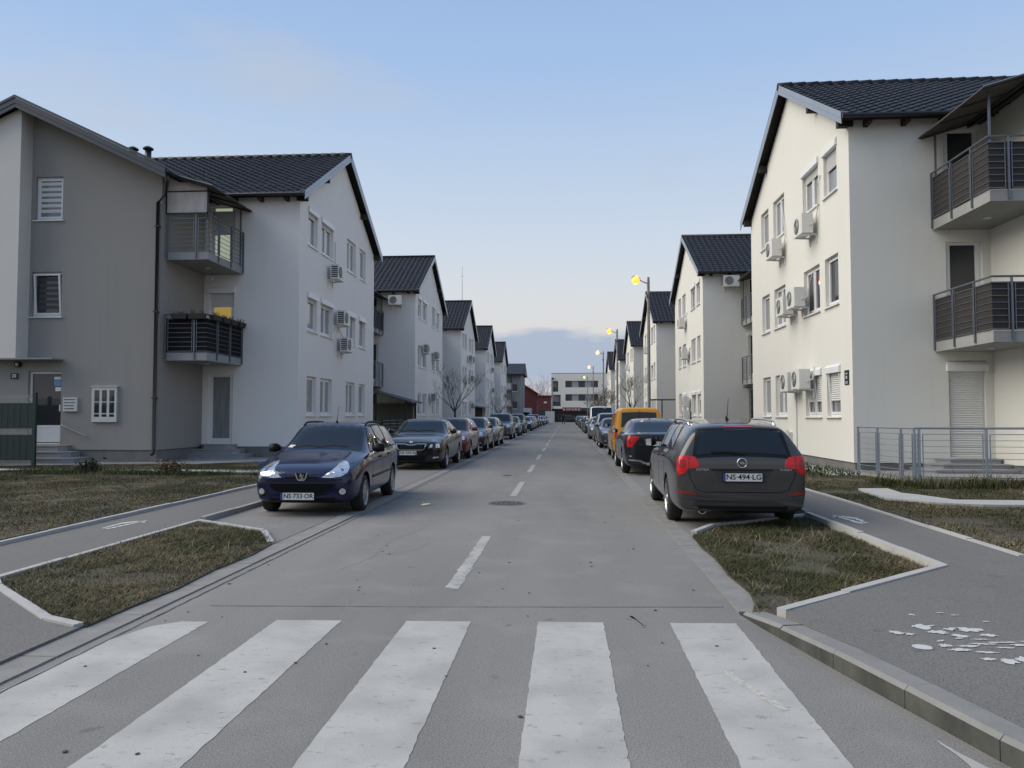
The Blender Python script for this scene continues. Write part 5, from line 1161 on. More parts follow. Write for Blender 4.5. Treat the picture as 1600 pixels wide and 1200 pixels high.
# ---- dark blue estate, seen from the front
L_, H_ = 4.03, 1.44
S = hood_st(L_, H_, .80, 1.12, .955, 1.86, .885, .93, nose=.70, kr=.70, lip=.62, zb=.19); S = rear_high(S, L_, H_, .935, .70, 3.55, .38)
blue_sp = dict(name='estate_car', L=L_, W=1.652, st=S, paint='paint_blue', rw=.295, axles=(L_ / 2 - .79, L_ / 2 - .79 - 2.44), rim='cap', fine=True,
    ws=(.655, .555, .99, 1.375), rw_=(.56, .50, 1.0, 1.30), sw=[(1.42, 2.10, 1.86, 2.14), (2.20, 2.86, 2.23, 2.80), (2.96, 3.62, 2.90, 3.42)], surround=(1.36, 3.68, 1.84, 3.46), seams=(1.30, 2.15, 2.92), handles=(1.90, 2.68), strip=(1.30, 3.0, .50),
    mirror=(1.44, .97), mirror_m='trim_black', handle_m='trim_black', rails=(1.95, 3.5, 'trim_black'), aerial=(2.1, .30, .16), bow=.05, seamlo=.28,
    lamps=[('headlight', [(.255, .600), (.40, .592), (.56, .615), (.67, .665), (.745, .745), (.755, .815), (.71, .835), (.60, .795), (.45, .715), (.33, .650)], 'front', 24, 'lens', .007, (('reflector_bowl', ell(.60, .712, .062, .055), 'lens_ring', .010), ('bulb_ring', ell(.60, .712, .022, .020), 'lens_dark', .013), ('inner_bowl', ell(.47, .655, .042, .034), 'lens_ring', .010)), .03),
           ('fog_lamp', ell(.60, .385, .052, .046), 'front', 14, 'lens_ring', .006, (('fog_glass', ell(.60, .385, .038, .034), 'lens', .009),), .03),
           ('tail_lamp', [(.62, .72), (.76, .72), (.78, 1.05), (.70, 1.05)], 'rear', 30, 'tail_red', .006)],
    patches=[('lower_grille', [(-.50, .50), (.50, .50), (.47, .415), (.34, .345), (.14, .30), (-.14, .30), (-.34, .345), (-.47, .415)], 'front', 'grille', .004), ('bumper_lip', strip2d([(-.50, .455), (-.40, .385), (-.20, .330), (.20, .330), (.40, .385), (.50, .455)], .016), 'front', 'paint_blue', .010),
             ('upper_slot', [(-.27, .605), (.27, .605), (.25, .585), (-.25, .585)], 'front', 'grille', .004), ('bumper_groove', strip2d([(-.62, .565), (-.3, .555), (.3, .555), (.62, .565)], .020), 'front', 'trim_black', .003),
             ('air_dam', [(-.52, .285), (.52, .285), (.50, .235), (-.50, .235)], 'front', 'trim_black', .004), ('bonnet_seam', strip2d([(-.70, .80), (-.45, .71), (-.2, .635), (.2, .635), (.45, .71), (.70, .80)], .009), 'front', 'trim_black', .0015),
             ('fog_recess', ell(.60, .385, .085, .058), 'front', 'trim_black', .003), ('fog_recess', ell(-.60, .385, .085, .058), 'front', 'trim_black', .003), ('permit_sticker', [(-.60, 1.01), (-.50, 1.005), (-.48, 1.045), (-.57, 1.05)], 'front', 'plate_white', .011)],
    plates=[('front', 'NS·733·OR', .315, -.06, 1)], emblem=em_lion, ez=.615)
# ---- grey estate, seen from behind
L_, H_ = 4.70, 1.50
S = hood_st(L_, H_, .86, 1.30, 1.01, 2.10, .96, 1.02, nose=.68, kr=.71, lip=.66, zb=.19); S = rear_high(S, L_, H_, 1.03, .70, 4.05, .50, drop=.10, kb=.88, tail=.26)
grey_sp = dict(name='estate_car', L=L_, W=1.814, st=S, paint='paint_grey', rw=.325, axles=(L_ / 2 - .95, L_ / 2 - .95 - 2.685), rim='five', fine=True,
    ws=(.70, .58, 1.05, 1.42), rw_=(.60, .52, 1.045, 1.345), rglass_big=True, rbow=.035, sw=[(1.66, 2.45, 2.12, 2.50), (2.56, 3.28, 2.58, 3.22), (3.38, 3.95, 3.32, 3.72)], surround=(1.58, 4.02, 2.08, 3.80), seams=(1.52, 2.52, 3.30), handles=(2.25, 3.05), seamlo=.30,
    mirror=(1.70, 1.06), mirror_m='trim_black', rails=(2.25, 4.0, 'chrome'), aerial=(3.62, .32, .12), exhaust=((.52, .26),),
    lamps=[('headlight', [(.55, .70), (.78, .72), (.82, .84), (.70, .82)], 'front', 25, 'lens', .006),
           ('tail_lamp', [(.50, .845), (.64, .83), (.70, .765), (.79, .735), (.845, .80), (.855, .90), (.83, .985), (.72, 1.005), (.56, .985), (.51, .92)], 'rear', 30, 'tail_red', .009, (('lamp_divider', strip2d([(.635, .83), (.645, .99)], .012), 'tail_dark', .013), ('brake_bowl', ell(.745, .89, .06, .062), 'tail_dark', .012)), .03),
           ('bumper_reflector', [(.56, .475), (.82, .495), (.82, .535), (.58, .50)], 'rear', 18, 'reflector', .007)],
    patches=[('tailgate_seam', strip2d([(-.70, .80), (-.68, .70), (-.60, .545), (-.50, .515), (.50, .515), (.60, .545), (.68, .70), (.70, .80)], .011), 'rear', 'trim_black', .0015), ('plate_recess', [(-.36, .80), (.36, .80), (.31, .635), (-.31, .635)], 'rear', 'trim_grey', .0015), ('chrome_bar', [(-.40, .805), (.40, .805), (.40, .822), (-.40, .822)], 'rear', 'trim_black', .012),
             ('bumper_step', strip2d([(-.80, .455), (-.5, .42), (.5, .42), (.80, .455)], .030), 'rear', 'trim_grey', .018), ('lower_valance', [(-.60, .335), (.60, .335), (.54, .235), (-.54, .235)], 'rear', 'trim_black', .004), ('spoiler_lamp', [(-.20, 1.405), (.20, 1.405), (.19, 1.382), (-.19, 1.382)], 'rear', 'tail_dark', .018),
             ('rear_wiper', strip2d([(-.03, 1.035), (.18, 1.060), (.40, 1.055)], .026), 'rear', 'trim_black', .022)],
    plates=[('rear', 'NS·494·LG', .718, 0, 1)], emblem=em_ring, ez=.905, script=(('ASTRA', .52, .815, .042), ('TURBO', -.57, .815, .036)))
# ---- black liftback saloon, seen from the front
L_, H_ = 4.67, 1.46
S = hood_st(L_, H_, .84, 1.32, 1.00, 2.06, .945, 1.0, nose=.72, kr=.70, lip=.70, zb=.18); S = rear_notch(S, L_, H_, 1.02, .69, 3.35, 4.28, 1.06)
face_bars = lambda x0, x1, z0, z1, n: [('grille_bar', [(x0 + (x1 - x0) * i / n - .006, z0), (x0 + (x1 - x0) * i / n + .006, z0), (x0 + (x1 - x0) * i / n + .006, z1), (x0 + (x1 - x0) * i / n - .006, z1)], 'front', 'trim_grey', .008) for i in range(1, n)]
skoda_sp = dict(name='saloon_car', L=L_, W=1.814, st=S, paint='paint_black', rw=.32, axles=(L_ / 2 - .90, L_ / 2 - .90 - 2.68), rim='multi', fine=True,
    ws=(.70, .575, 1.045, 1.385), rw_=(.62, .52, 1.09, 1.37), sw=[(1.66, 2.38, 2.08, 2.42), (2.50, 3.22, 2.52, 3.05), (3.30, 3.62, 3.14, 3.36)], surround=(1.58, 3.70, 2.05, 3.44), seams=(1.50, 2.45), handles=(2.20, 3.0), mirror=(1.70, 1.05),
    lamps=[('headlight', [(.66, .63), (.80, .635), (.815, .735), (.75, .755), (.66, .735)], 'front', 24, 'lens', .006, (('reflector_bowl', ell(.73, .69, .035, .035), 'lens_ring', .010),), .03), ('inner_headlight', [(.47, .62), (.58, .635), (.60, .735), (.54, .73), (.50, .67)], 'front', 10, 'lens', .006, None, .03),
           ('fog_lamp', [(.58, .335), (.77, .35), (.76, .385), (.60, .375)], 'front', 18, 'lens', .006), ('tail_lamp', [(.60, .78), (.82, .78), (.82, .92), (.64, .92)], 'rear', 28, 'tail_red', .006)],
    patches=[('grille', [(-.42, .735), (-.16, .735), (0, .705), (.16, .735), (.42, .735), (.37, .61), (.30, .575), (-.30, .575), (-.37, .61)], 'front', 'grille', .004), ('grille_rim', strip2d([(-.43, .742), (-.375, .60), (-.30, .568), (.30, .568), (.375, .60), (.43, .742)], .022), 'front', 'chrome', .012), ('grille_top', strip2d([(-.43, .742), (-.17, .742), (-.08, .715), (0, .71), (.08, .715), (.17, .742), (.43, .742)], .018), 'front', 'chrome', .012), ('lower_grille', [(-.44, .40), (.44, .40), (.40, .27), (-.40, .27)], 'front', 'grille', .004)] + face_bars(-.34, .34, .585, .715, 14),
    plates=[('front', 'NS·490·RJ', .485, -.10, 1)], emblem=em_front_disc, ez=.775)
# ---- black saloon with silver skid plate, seen from behind
L_, H_ = 4.63, 1.48
S = hood_st(L_, H_, .86, 1.36, 1.01, 2.14, .96, 1.03, nose=.70, kr=.68, lip=.68, zb=.20); S = rear_notch(S, L_, H_, 1.05, .67, 3.40, 4.22, 1.085)
volvo_sp = dict(name='saloon_car', L=L_, W=1.865, st=S, paint='paint_dark', rw=.335, axles=(L_ / 2 - .89, L_ / 2 - .89 - 2.776), rim='five', fine=True,
    ws=(.70, .56, 1.06, 1.40), rw_=(.66, .54, 1.115, 1.395), sw=[(1.72, 2.45, 2.14, 2.48), (2.55, 3.30, 2.58, 3.12), (3.36, 3.64, 3.20, 3.40)], surround=(1.66, 3.72, 2.12, 3.48), seams=(1.56, 2.50), handles=(2.25, 3.05), mirror=(1.74, 1.08), exhaust=((.55, .30), (-.55, .30)),
    lamps=[('headlight', [(.55, .70), (.78, .72), (.82, .84), (.70, .82)], 'front', 25, 'lens', .006),
           ('tail_lamp', [(.48, .955), (.60, .83), (.66, .73), (.80, .73), (.84, .84), (.84, .97), (.80, 1.02), (.66, 1.02), (.50, 1.0)], 'rear', 30, 'tail_red', .008, (('lamp_bowl', ell(.745, .87, .05, .06), 'tail_dark', .012),), .03), ('skid_flank', [(.40, .30), (.52, .36), (.80, .385), (.80, .42), (.50, .405), (.36, .335)], 'rear', 10, 'chrome', .012), ('rear_reflector', ell(.74, .50, .03, .018), 'rear', 15, 'lens_ring', .008)],
    patches=[('bootlid_seam', strip2d([(-.62, .98), (-.60, .76), (-.52, .62), (.52, .62), (.60, .76), (.62, .98)], .010), 'rear', 'trim_black', .0015), ('plate_recess', [(-.34, .90), (.34, .90), (.30, .74), (-.30, .74)], 'rear', 'trim_black', .002), ('skid_plate', [(-.40, .335), (.40, .335), (.36, .27), (-.36, .27)], 'rear', 'chrome', .010)],
    plates=[('rear', 'NS·180·TK', .82, 0, 1)], emblem=em_script_rear, script=(('V', .24, .965, .055), ('O', .12, .965, .055), ('L', 0, .965, .055), ('V', -.12, .965, .055), ('O', -.24, .965, .055), ('DRIVe', .50, .80, .035)))
# ---- yellow high-roofed van, seen from behind
L_, H_ = 4.41, 1.83
S = hood_st(L_, H_, .92, 1.15, 1.08, 1.92, 1.02, 1.08, nose=.76, kr=.80, lip=.70, zb=.19); S = rear_high(S, L_, H_, 1.08, .80, 4.25, .10, drop=.02, kb=.93, tail=.14)
yellow_sp = dict(name='high_roof_van', L=L_, W=1.79, st=S, paint='paint_yellow', rw=.32, axles=(L_ / 2 - .88, L_ / 2 - .88 - 2.68), rim='cap', fine=False,
    ws=(.70, .62, 1.14, 1.72), rw_=(.62, .585, 1.16, 1.66), sw=[(1.50, 2.15, 1.98, 2.20)], seams=(1.38, 2.25, 3.30), handles=(2.0, 2.5), mirror=(1.56, 1.15), mirror_m='trim_black',
    lamps=[('tail_lamp', [(.68, .70), (.82, .70), (.82, 1.10), (.72, 1.10)], 'rear', 25, 'tail_red', .006), ('headlight', [(.50, .72), (.78, .74), (.82, .90), (.66, .88)], 'front', 25, 'lens', .006)],
    patches=[('door_gap', [(-.008, .45), (.008, .45), (.008, 1.72), (-.008, 1.72)], 'rear', 'trim_black', .012), ('rear_bumper', [(-.78, .46), (.78, .46), (.76, .28), (-.76, .28)], 'rear', 'trim_grey', .014)], plates=[('rear', None, .62, .3, 1)], aerial=(1.9, .25, .1))
# ---- plain kinds for the rest of the rows
def hatch(name, L_, W_, H_, paint_, tall=0.0, rim='five', kind='hatch', **kw):
    if kind == 'saloon': S = hood_st(L_, H_, .84, 1.32, .99, 2.05, .94, 1.0, nose=.70, kr=.69, lip=.68, zb=.18); S = rear_notch(S, L_, H_, 1.0, .68, 3.35, 4.18, 1.06)
    elif kind == 'suv': S = hood_st(L_, H_, .98, 1.25, 1.13, 1.92, 1.06, 1.12, nose=.76, kr=.74, lip=.80, zb=.26); S = rear_high(S, L_, H_, 1.12, .73, L_ - .50, .35, zb=.28)
    elif kind == 'van': S = hood_st(L_, H_, 1.02, .85, 1.22, 1.62, 1.16, 1.20, nose=.80, kr=.83, lip=.82, zb=.24); S = rear_high(S, L_, H_, 1.2, .83, L_ - .2, .06, drop=.02, kb=.95, tail=.12)
    else: S = hood_st(L_, H_, .85, 1.10, .985, 1.85, .92, .97, nose=.72, kr=.71, lip=.66, zb=.19); S = rear_high(S, L_, H_, .98, .70, L_ - .55, .42)
    z0 = S[6][2]; f = kw.get('face', 0); lz = S[2][2]
    e = L_ - (.35 if kind in ('hatch', 'suv') else .45)
    sw = [(S[6][0] + .32, S[6][0] + 1.02, S[9][0] + .03, S[6][0] + 1.06), (S[6][0] + 1.15, S[6][0] + 1.85, S[6][0] + 1.17, S[6][0] + 1.78)]
    if kind in ('hatch', 'suv'): sw.append((S[6][0] + 1.95, min(e - .25, S[6][0] + 2.5), S[6][0] + 1.90, min(e - .45, S[6][0] + 2.3)))
    if kind == 'van': sw = [(1.25, 1.95, 1.66, 2.0), (2.15, 3.1, 2.15, 3.1), (3.25, 4.2, 3.25, 4.2)]
    hwid = W_ / 2
    lamps = {0: [('headlight', [(.56 * hwid, lz - .14), (.84 * hwid, lz - .09), (.90 * hwid, lz + .03), (.74 * hwid, lz + .02), (.58 * hwid, lz - .06)], 'front', 24, 'lens', .006)],
             1: [('headlight', [(.52 * hwid, lz - .10), (.86 * hwid, lz - .08), (.88 * hwid, lz + .00), (.54 * hwid, lz - .02)], 'front', 20, 'lens', .006)],
             2: [('headlight', [(.58 * hwid, lz - .16), (.86 * hwid, lz - .12), (.87 * hwid, lz + .04), (.62 * hwid, lz + .02)], 'front', 24, 'lens', .006)]}[f] + [('fog_lamp', ell(.68 * hwid, .36 + tall, .05, .03), 'front', 16, 'lens', .006), ('tail_lamp', [(.70 * hwid, .80 + tall), (.90 * hwid, .80 + tall), (.90 * hwid, 1.02 + tall), (.74 * hwid, 1.02 + tall)], 'rear', 28, 'tail_red', .006)]
    pt = [('grille', [(-.40 * hwid, lz - .05), (.40 * hwid, lz - .05), (.36 * hwid, lz - .15), (-.36 * hwid, lz - .15)], 'front', 'grille', .005), ('lower_grille', [(-.50 * hwid, .42 + tall), (.50 * hwid, .42 + tall), (.45 * hwid, .28 + tall), (-.45 * hwid, .28 + tall)], 'front', 'grille', .005), ('grille_bar', [(-.40 * hwid, lz - .09), (.40 * hwid, lz - .09), (.40 * hwid, lz - .105), (-.40 * hwid, lz - .105)], 'front', 'chrome', .010)]
    if f == 1: pt[0] = ('grille', [(.02, lz - .04), (.30 * hwid, lz - .04), (.27 * hwid, lz - .20), (.04, lz - .20)], 'front', 'grille', .005); pt.append(('grille', [(-.30 * hwid, lz - .04), (-.02, lz - .04), (-.04, lz - .20), (-.27 * hwid, lz - .20)], 'front', 'grille', .005)); pt[2] = ('grille_bar', [(-.31 * hwid, lz - .03), (.31 * hwid, lz - .03), (.31 * hwid, lz - .042), (-.31 * hwid, lz - .042)], 'front', 'chrome', .010)
    fo = .90 if kind != 'van' else .95; wbm = {'hatch': 2.60, 'saloon': 2.75, 'suv': 2.65, 'van': 3.0}[kind]
    return dict(name=name, L=L_, W=W_, st=S, paint=paint_, rw=.315 if kind in ('hatch', 'saloon') else .345, axles=(L_ / 2 - fo, L_ / 2 - fo - wbm), rim=rim,
        ws=(.77 * hwid, (.63 if kind != 'van' else .75) * hwid, z0 + .035, H_ - .085), rw_=(.66 * hwid, .56 * hwid, S[-1][3] + .06 if kind != 'saloon' else 1.10, H_ - (.16 if kind != 'saloon' else .09)), sw=sw, surround=None, seams=(S[6][0] + .2, S[6][0] + 1.1), handles=(S[6][0] + .85, S[6][0] + 1.65), mirror=(S[6][0] + .36, S[6][3] + .10), lamps=lamps, patches=pt, plates=[('front', None, .48 + tall, 0, 1)], emblem=em_front_disc, ez=lz - .01 if f != 1 else lz + .0, er=.04,
        rails=kw.get('rails'), bow=.04)
# ------------------------------------------------------------------ parked cars
CS = .968
def put(root, x, y, rz, label, group):
    root.scale = (CS, CS, CS); return place(root, x, y, rz, label, group)
GL, GR = 'cars parked along the left kerb', 'cars parked along the right kerb'
put(car(blue_sp), -3.99, 13.08, R(-90 + 2.6), 'dark blue estate car with roof rails, plate NS 733 OR', GL)
put(car(skoda_sp), -4.25, 23.0, R(-90 + .5), 'shiny black car with chrome grille frame parked behind the blue estate', GL)
put(car(grey_sp), 2.33, 12.45, R(90 - 1.5), 'dark grey estate car with red tail lamps, plate NS 494 LG', GR)
put(car(volvo_sp), 2.33, 21.5, R(90), 'black saloon with silver skid trim between the grey estate and yellow van', GR)
put(car(yellow_sp), 2.42, 28.0, R(90), 'bright yellow high-roofed van with dark rear windows', GR)
P_h = car(hatch('hatchback_car', 4.25, 1.77, 1.48, 'paint_red', face=0)); P_h2 = car(hatch('hatchback_car', 4.05, 1.73, 1.49, 'paint_silver', face=2, rim='cap'))
P_s = car(hatch('saloon_car', 4.63, 1.81, 1.44, 'paint_steel', kind='saloon', face=1)); P_u = car(hatch('suv_car', 4.45, 1.82, 1.70, 'paint_steel', .08, kind='suv', face=2, rails=(2.1, 3.8, 'trim_black')))
P_v = car(hatch('white_van', 4.95, 1.95, 2.22, 'paint_white_car', .08, kind='van', face=0, rim='cap'))
used = set()
def spot(proto, m, x, y, rz, label, group, nm=None):
    r_ = proto if proto.name not in used else copy_tree(proto); used.add(proto.name)
    recolour(r_, m)
    if nm: r_.name = nm
    return put(r_, x, y, rz, label, group)
F_ = R(-90); B_ = R(90)
spot(P_h, 'paint_red', -4.18, 27.85, F_ + .01, 'dark red hatchback parked right behind the shiny black car', GL)
spot(P_h2, 'paint_dark', -4.16, 33.6, F_, 'charcoal hatchback parked right behind the dark red one', GL)
spot(P_h, 'paint_bronze', -4.14, 38.7, F_ - .01, 'dull bronze hatchback parked just before the grey off-roader', GL)
spot(P_u, 'paint_steel', -4.22, 49.2, F_, 'tall grey off-roader with black roof rails parked past the bronze hatchback', GL)
lst = [(P_h2, 'paint_dark', 57.2), (P_u, 'paint_black', 64.6), (P_s, 'paint_blue', 74.8), (P_h2, 'paint_silver', 82.2), (P_h, 'paint_silver', 89.2), (P_u, 'paint_dark', 97.5), (P_h, 'paint_black', 106), (P_s, 'paint_dark', 115.5), (P_h2, 'paint_silver', 125), (P_h, 'paint_steel', 134), (P_h2, 'paint_silver', 143)]
cn_ = {'paint_dark': 'charcoal', 'paint_black': 'black', 'paint_blue': 'navy', 'paint_silver': 'silver', 'paint_steel': 'steel grey', 'paint_white_car': 'white', 'paint_bronze': 'bronze'}
kn_ = {'hatchback_car': 'hatchback', 'saloon_car': 'saloon', 'suv_car': 'off-roader', 'white_van': 'van'}
on_ = ['first', 'second', 'third', 'fourth', 'fifth', 'sixth', 'seventh', 'eighth', 'ninth', 'tenth', 'eleventh']
for i, (p_, m_, y) in enumerate(lst):
    spot(p_, m_, -4.2 + random.uniform(-.07, .07), y, F_ + random.uniform(-.015, .015), '%s %s parked %s beyond the tall grey off-roader' % (cn_[m_], kn_[p_.name.split('.')[0]], on_[i]), GL)
spot(P_s, 'paint_steel', 2.36, 37.0, F_, 'grey saloon with twin grilles facing the yellow van', GR)
spot(P_u, 'paint_silver', 2.44, 43.4, F_, 'silver off-roader right behind the grey saloon with twin grilles', GR)
spot(P_h2, 'paint_silver', 2.22, 49.2, F_, 'silver hatchback parked between the silver off-roader and white van', GR)
spot(P_v, 'paint_white_car', 2.50, 55.8, F_, 'white high-roofed van with a wide dark windscreen', GR)
lst = [(P_h, 'paint_dark', 65.0), (P_h2, 'paint_black', 71.6), (P_h2, 'paint_white_car', 79.5), (P_s, 'paint_dark', 88), (P_h, 'paint_steel', 97.5), (P_h2, 'paint_dark', 108), (P_s, 'paint_black', 120), (P_h, 'paint_dark', 132)]
for i, (p_, m_, y) in enumerate(lst):
    spot(p_, m_, 2.35 + random.uniform(-.08, .08), y, F_ + random.uniform(-.015, .015), '%s %s parked %s beyond the white van' % (cn_[m_], kn_[p_.name.split('.')[0]], on_[i]), GR)
spot(P_h, 'paint_dark', 1.0, 158, 0.0, 'charcoal hatchback crossing before the white block', None)

# ------------------------------------------------------------------ street lamps
def street_lamp(x, y, hh, far, label):
    o = thing('street_lamp', label, 'street lamp', (x, y, .08), 0, 'lit lamps along the right pavement')
    MB().tube([(0, 0, 0), (0, 0, .9), (0, 0, .92), (0, 0, hh)], [.085, .085, .075, .062], 10).build('pole', 'lamp_pole', o, True)
    MB().tube([(0, 0, hh), (0, 0, hh + .16)], [.062, .055], 10).build('pole_top', 'concrete', o)
    MB().box((-.09, -.07, hh - .75), (.05, .07, hh - .6)).build('band', 'lamp_pole', o)
    MB().tube([(-.03, 0, hh - .12), (-.20, 0, hh - .06), (-.42, 0, hh + .06)], .024, 8).build('arm', 'lamp_pole', o, True)
    hd = MB().tube([(-.36, 0, hh + .05), (-.44, 0, hh + .09), (-.62, 0, hh + .15), (-.72, 0, hh + .16)], [.05, .09, .10, .05], 10).build('head', 'lamp_hood', o, True)
    MB().tube([(-.38, 0, hh + .0), (-.48, 0, hh + .02), (-.60, 0, hh + .055), (-.70, 0, hh + .10)], [.07, .18, .20, .07], 14).build('glowing_bowl', 'lamp_glow_far' if far else 'lamp_glow', hd, True)
    lp = bpy.data.lights.new('lamp_light', 'POINT'); lp.energy = 18; lp.color = (1, .62, .28); lp.shadow_soft_size = .12; lo = bpy.data.objects.new('lamp_light', lp); link(lo, o); lo.location = (-.56, 0, hh - .14)
for i, (y, hh) in enumerate(((34.0, 7.35), (55.0, 7.4), (75.6, 7.55), (104.0, 7.9), (132, 7.9))):
    street_lamp(3.62, y, hh, i > 1, ['lit street lamp standing beside the grey saloon with twin grilles', 'lit street lamp standing beside the white van', 'lit street lamp, first one beyond the white van', 'lit street lamp, second one beyond the white van', 'lit street lamp, third one beyond the white van'][i])
wr_ = MB()
# ------------------------------------------------------------------ bare trees
def bare_tree(x, y, ht, spread, label, seed, leaves=None, th=.07):
    r = random.Random(seed); o = thing('bare_tree', label, 'tree', (x, y, .08)); fork = ht * .42; b = MB()
    b.tube([(0, 0, -.05), (r.uniform(-.05, .05), r.uniform(-.05, .05), fork * .5), (r.uniform(-.06, .06), 0, fork)], [th * 1.15, th * .9, th * .75], 8); tips = []; lb = MB()
    def grow(p, d, ln, rad, lev):
        pts = [p]; q = Vector(p); dd = Vector(d).normalized(); rr = [rad]
        for i in range(4):
            dd = (dd + Vector((r.gauss(0, .16), r.gauss(0, .16), r.gauss(.07, .10)))).normalized(); q = q + dd * ln / 4; pts.append(q.copy()); rr.append(rad * (1 - .17 * (i + 1)))
        lb.tube(pts, [max(q_, .006) for q_ in rr], 5 if lev < 2 else 3, False); tips.append(pts[-1])
        if lev < 3:
            for i in range(r.choice([3, 3, 4]) if lev < 2 else 3):
                k = r.choice([2, 3, 4]); a = r.uniform(0, 6.28); nd = (dd + Vector((math.cos(a), math.sin(a), r.uniform(-.1, .5))) * r.uniform(.5, .9)).normalized(); grow(pts[k], nd, ln * r.uniform(.5, .75), rr[k] * .62, lev + 1)
    for i in range(7):
        a = 6.28 * i / 7 + r.uniform(-.3, .3); grow(Vector((0, 0, fork * r.uniform(.84, 1.0))), (math.cos(a) * spread * .75, math.sin(a) * spread * .75, 1), (ht - fork) * r.uniform(.45, .75), th * .40, 0)
    b.build('trunk', 'bark', o, True); lb.build('crown', 'bark', o, True)
    if leaves: leafy('dry_leaves', leaves, [tuple(t + Vector((r.gauss(0, .08), r.gauss(0, .08), r.gauss(0, .08)))) for t in tips for _ in range(3)], .05, o, seed)['kind'] = 'stuff'
bare_tree(-6.85, 46.8, 4.1, 1.0, 'small bare tree before the second house beyond number 20', 5, th=.075)
bare_tree(-6.9, 78.5, 4.0, 1.2, 'small bare tree with a round crown before the third house beyond number 20', 6)
bare_tree(5.05, 60.5, 4.9, 1.1, 'bare round-crowned tree rising behind the yellow van', 12, th=.085)
for i, (x, y) in enumerate(((4.6, 88), (4.3, 108), (4.9, 122))): bare_tree(x, y, 4.3, 1.3, ['leaf-hung low tree before the third cream house beyond the terrace', 'leaf-hung low tree before the fourth cream house beyond the terrace', 'leaf-hung low tree before the fifth cream house beyond the terrace'][i], 30 + i, 'leaf_red')
for i, (x, y) in enumerate(((-8.5, 215), (-6.8, 220), (-5.2, 212), (-10.5, 218))): bare_tree(x, y, 9.5 + i % 2 * 2.5, .8, ['tall bare tree behind the low red shed', 'tall slim bare tree behind the low red shed', 'bare tree between the low red shed and the white block', 'bare tree behind the red house'][i], 50 + i, th=.16)

# ------------------------------------------------------------------ far end of the street
# grey house after the left row
g = thing('grey_block', 'dark grey house with pale balcony front before the red house', 'building', (-8.9, 124, 0))
MB().box((0, 0, 0), (1.55, 12, 8.3)).build('wall', 'wall_grey', g); MB().box((-6, .6, 0), (-.002, 12, 8.0)).build('balcony_front', 'wall_pale', g)
for z in (2.9, 5.6): MB().box((-3, -.1, z), (.02, .6, z + .2)).build('balcony', 'slab', g); MB().box((-3, -.1, z + .2), (.02, -.05, z + 1.1)).build('balcony_rail', 'wall_pale', g)
A = [(-6.5, -.6, 8.2), (2.0, -.6, 8.2), (2.0, 6, 10.3), (-6.5, 6, 10.3)]; MB().add(A + [(x, y, z - .25) for x, y, z in A] + [(2.0, 12.6, 8.2), (-6.5, 12.6, 8.2)], [(0, 1, 2, 3), (7, 6, 5, 4), (0, 4, 5, 1), (1, 5, 6, 2), (3, 7, 4, 0), (2, 8, 9, 3), (1, 2, 8)]).build('roof', 'tile', g)
for z in (2.6, 5.4): w_ = MB().box((.25, -.05, z), (.95, .05, z + 1.15)).build('window', 'pane', g); MB().box((.2, -.1, z - .1), (1.0, .0, z - .02)).build('sill', 'pvc', w_)
MB().tube([(-.03, -.05, 0), (-.03, -.05, 8.2)], .05, 6).build('downpipe', 'gutter', g)
rd = thing('red_house', 'dark red house with a sloping tiled roof at the end of the left row', 'building', (-6.6, 140, 0))
MB().add([(-3, 0, 0), (1.1, 0, 0), (1.1, 0, 4.6), (1.1, 0, 5.6), (-3, 0, 8.1), (-3, 10, 0), (1.1, 10, 0), (1.1, 10, 5.6), (-3, 10, 8.1)], [(0, 1, 2, 3, 4), (1, 6, 7, 3), (5, 8, 7, 6)]).build('wall', 'brick_red', rd)
A = [(1.75, -.6, 5.15), (-3.4, -.6, 8.45), (-3.4, 10.6, 8.45), (1.75, 10.6, 5.15)]; r0 = MB().add(A + [(x, y, z + .22) for x, y, z in A], [(3, 2, 1, 0), (4, 5, 6, 7), (0, 1, 5, 4), (1, 2, 6, 5), (2, 3, 7, 6), (3, 0, 4, 7)]).build('roof', 'roof_red', rd); MB().tube([(1.78, -.6, 5.2), (1.2, -.5, 4.8), (1.15, -.1, 4.6), (1.15, -.1, 0)], .05, 6).build('downpipe', 'brick_red', r0)
MB().box((-1.3, -.06, 3.4), (-1.0, .02, 4.1)).build('window', 'box_white', rd)
rs_ = thing('red_shed', 'long low red shed with a dark strip window beside the white block', 'building', (-4.9, 165, 0)); MB().box((-2.4, 0, 0), (1.55, 6, 5.6)).build('wall', 'brick_red', rs_); MB().box((-2.2, -.06, 2.2), (1.4, .01, 2.9)).build('strip_window', 'panel_dark', rs_); MB().box((-2.5, -.3, 5.6), (1.65, 6, 5.8)).build('roof', 'roof_red', rs_); lo2 = MB().box((.1, -.07, 4.1), (.7, .0, 4.45)).build('sign_mark', 'box_white', rs_)
wf = thing('board_fence', 'pale board fence panel at the end of the street', 'fence', (-4.3, 158, 0))
for i in range(8): MB().box((i * .235, 0, .1), (i * .235 + .225, .04, 2.35)).build('board', 'wall_pale', wf)
dk = thing('dark_wall', 'dark garden wall running behind the last parked cars', 'wall', (-14, 162, 0)); MB().box((0, 0, 0), (9.6, .3, 2.6)).build('masonry', 'dark_shop', dk); MB().box((-.05, -.05, 2.6), (9.65, .35, 2.68)).build('coping', 'panel_dark', dk)
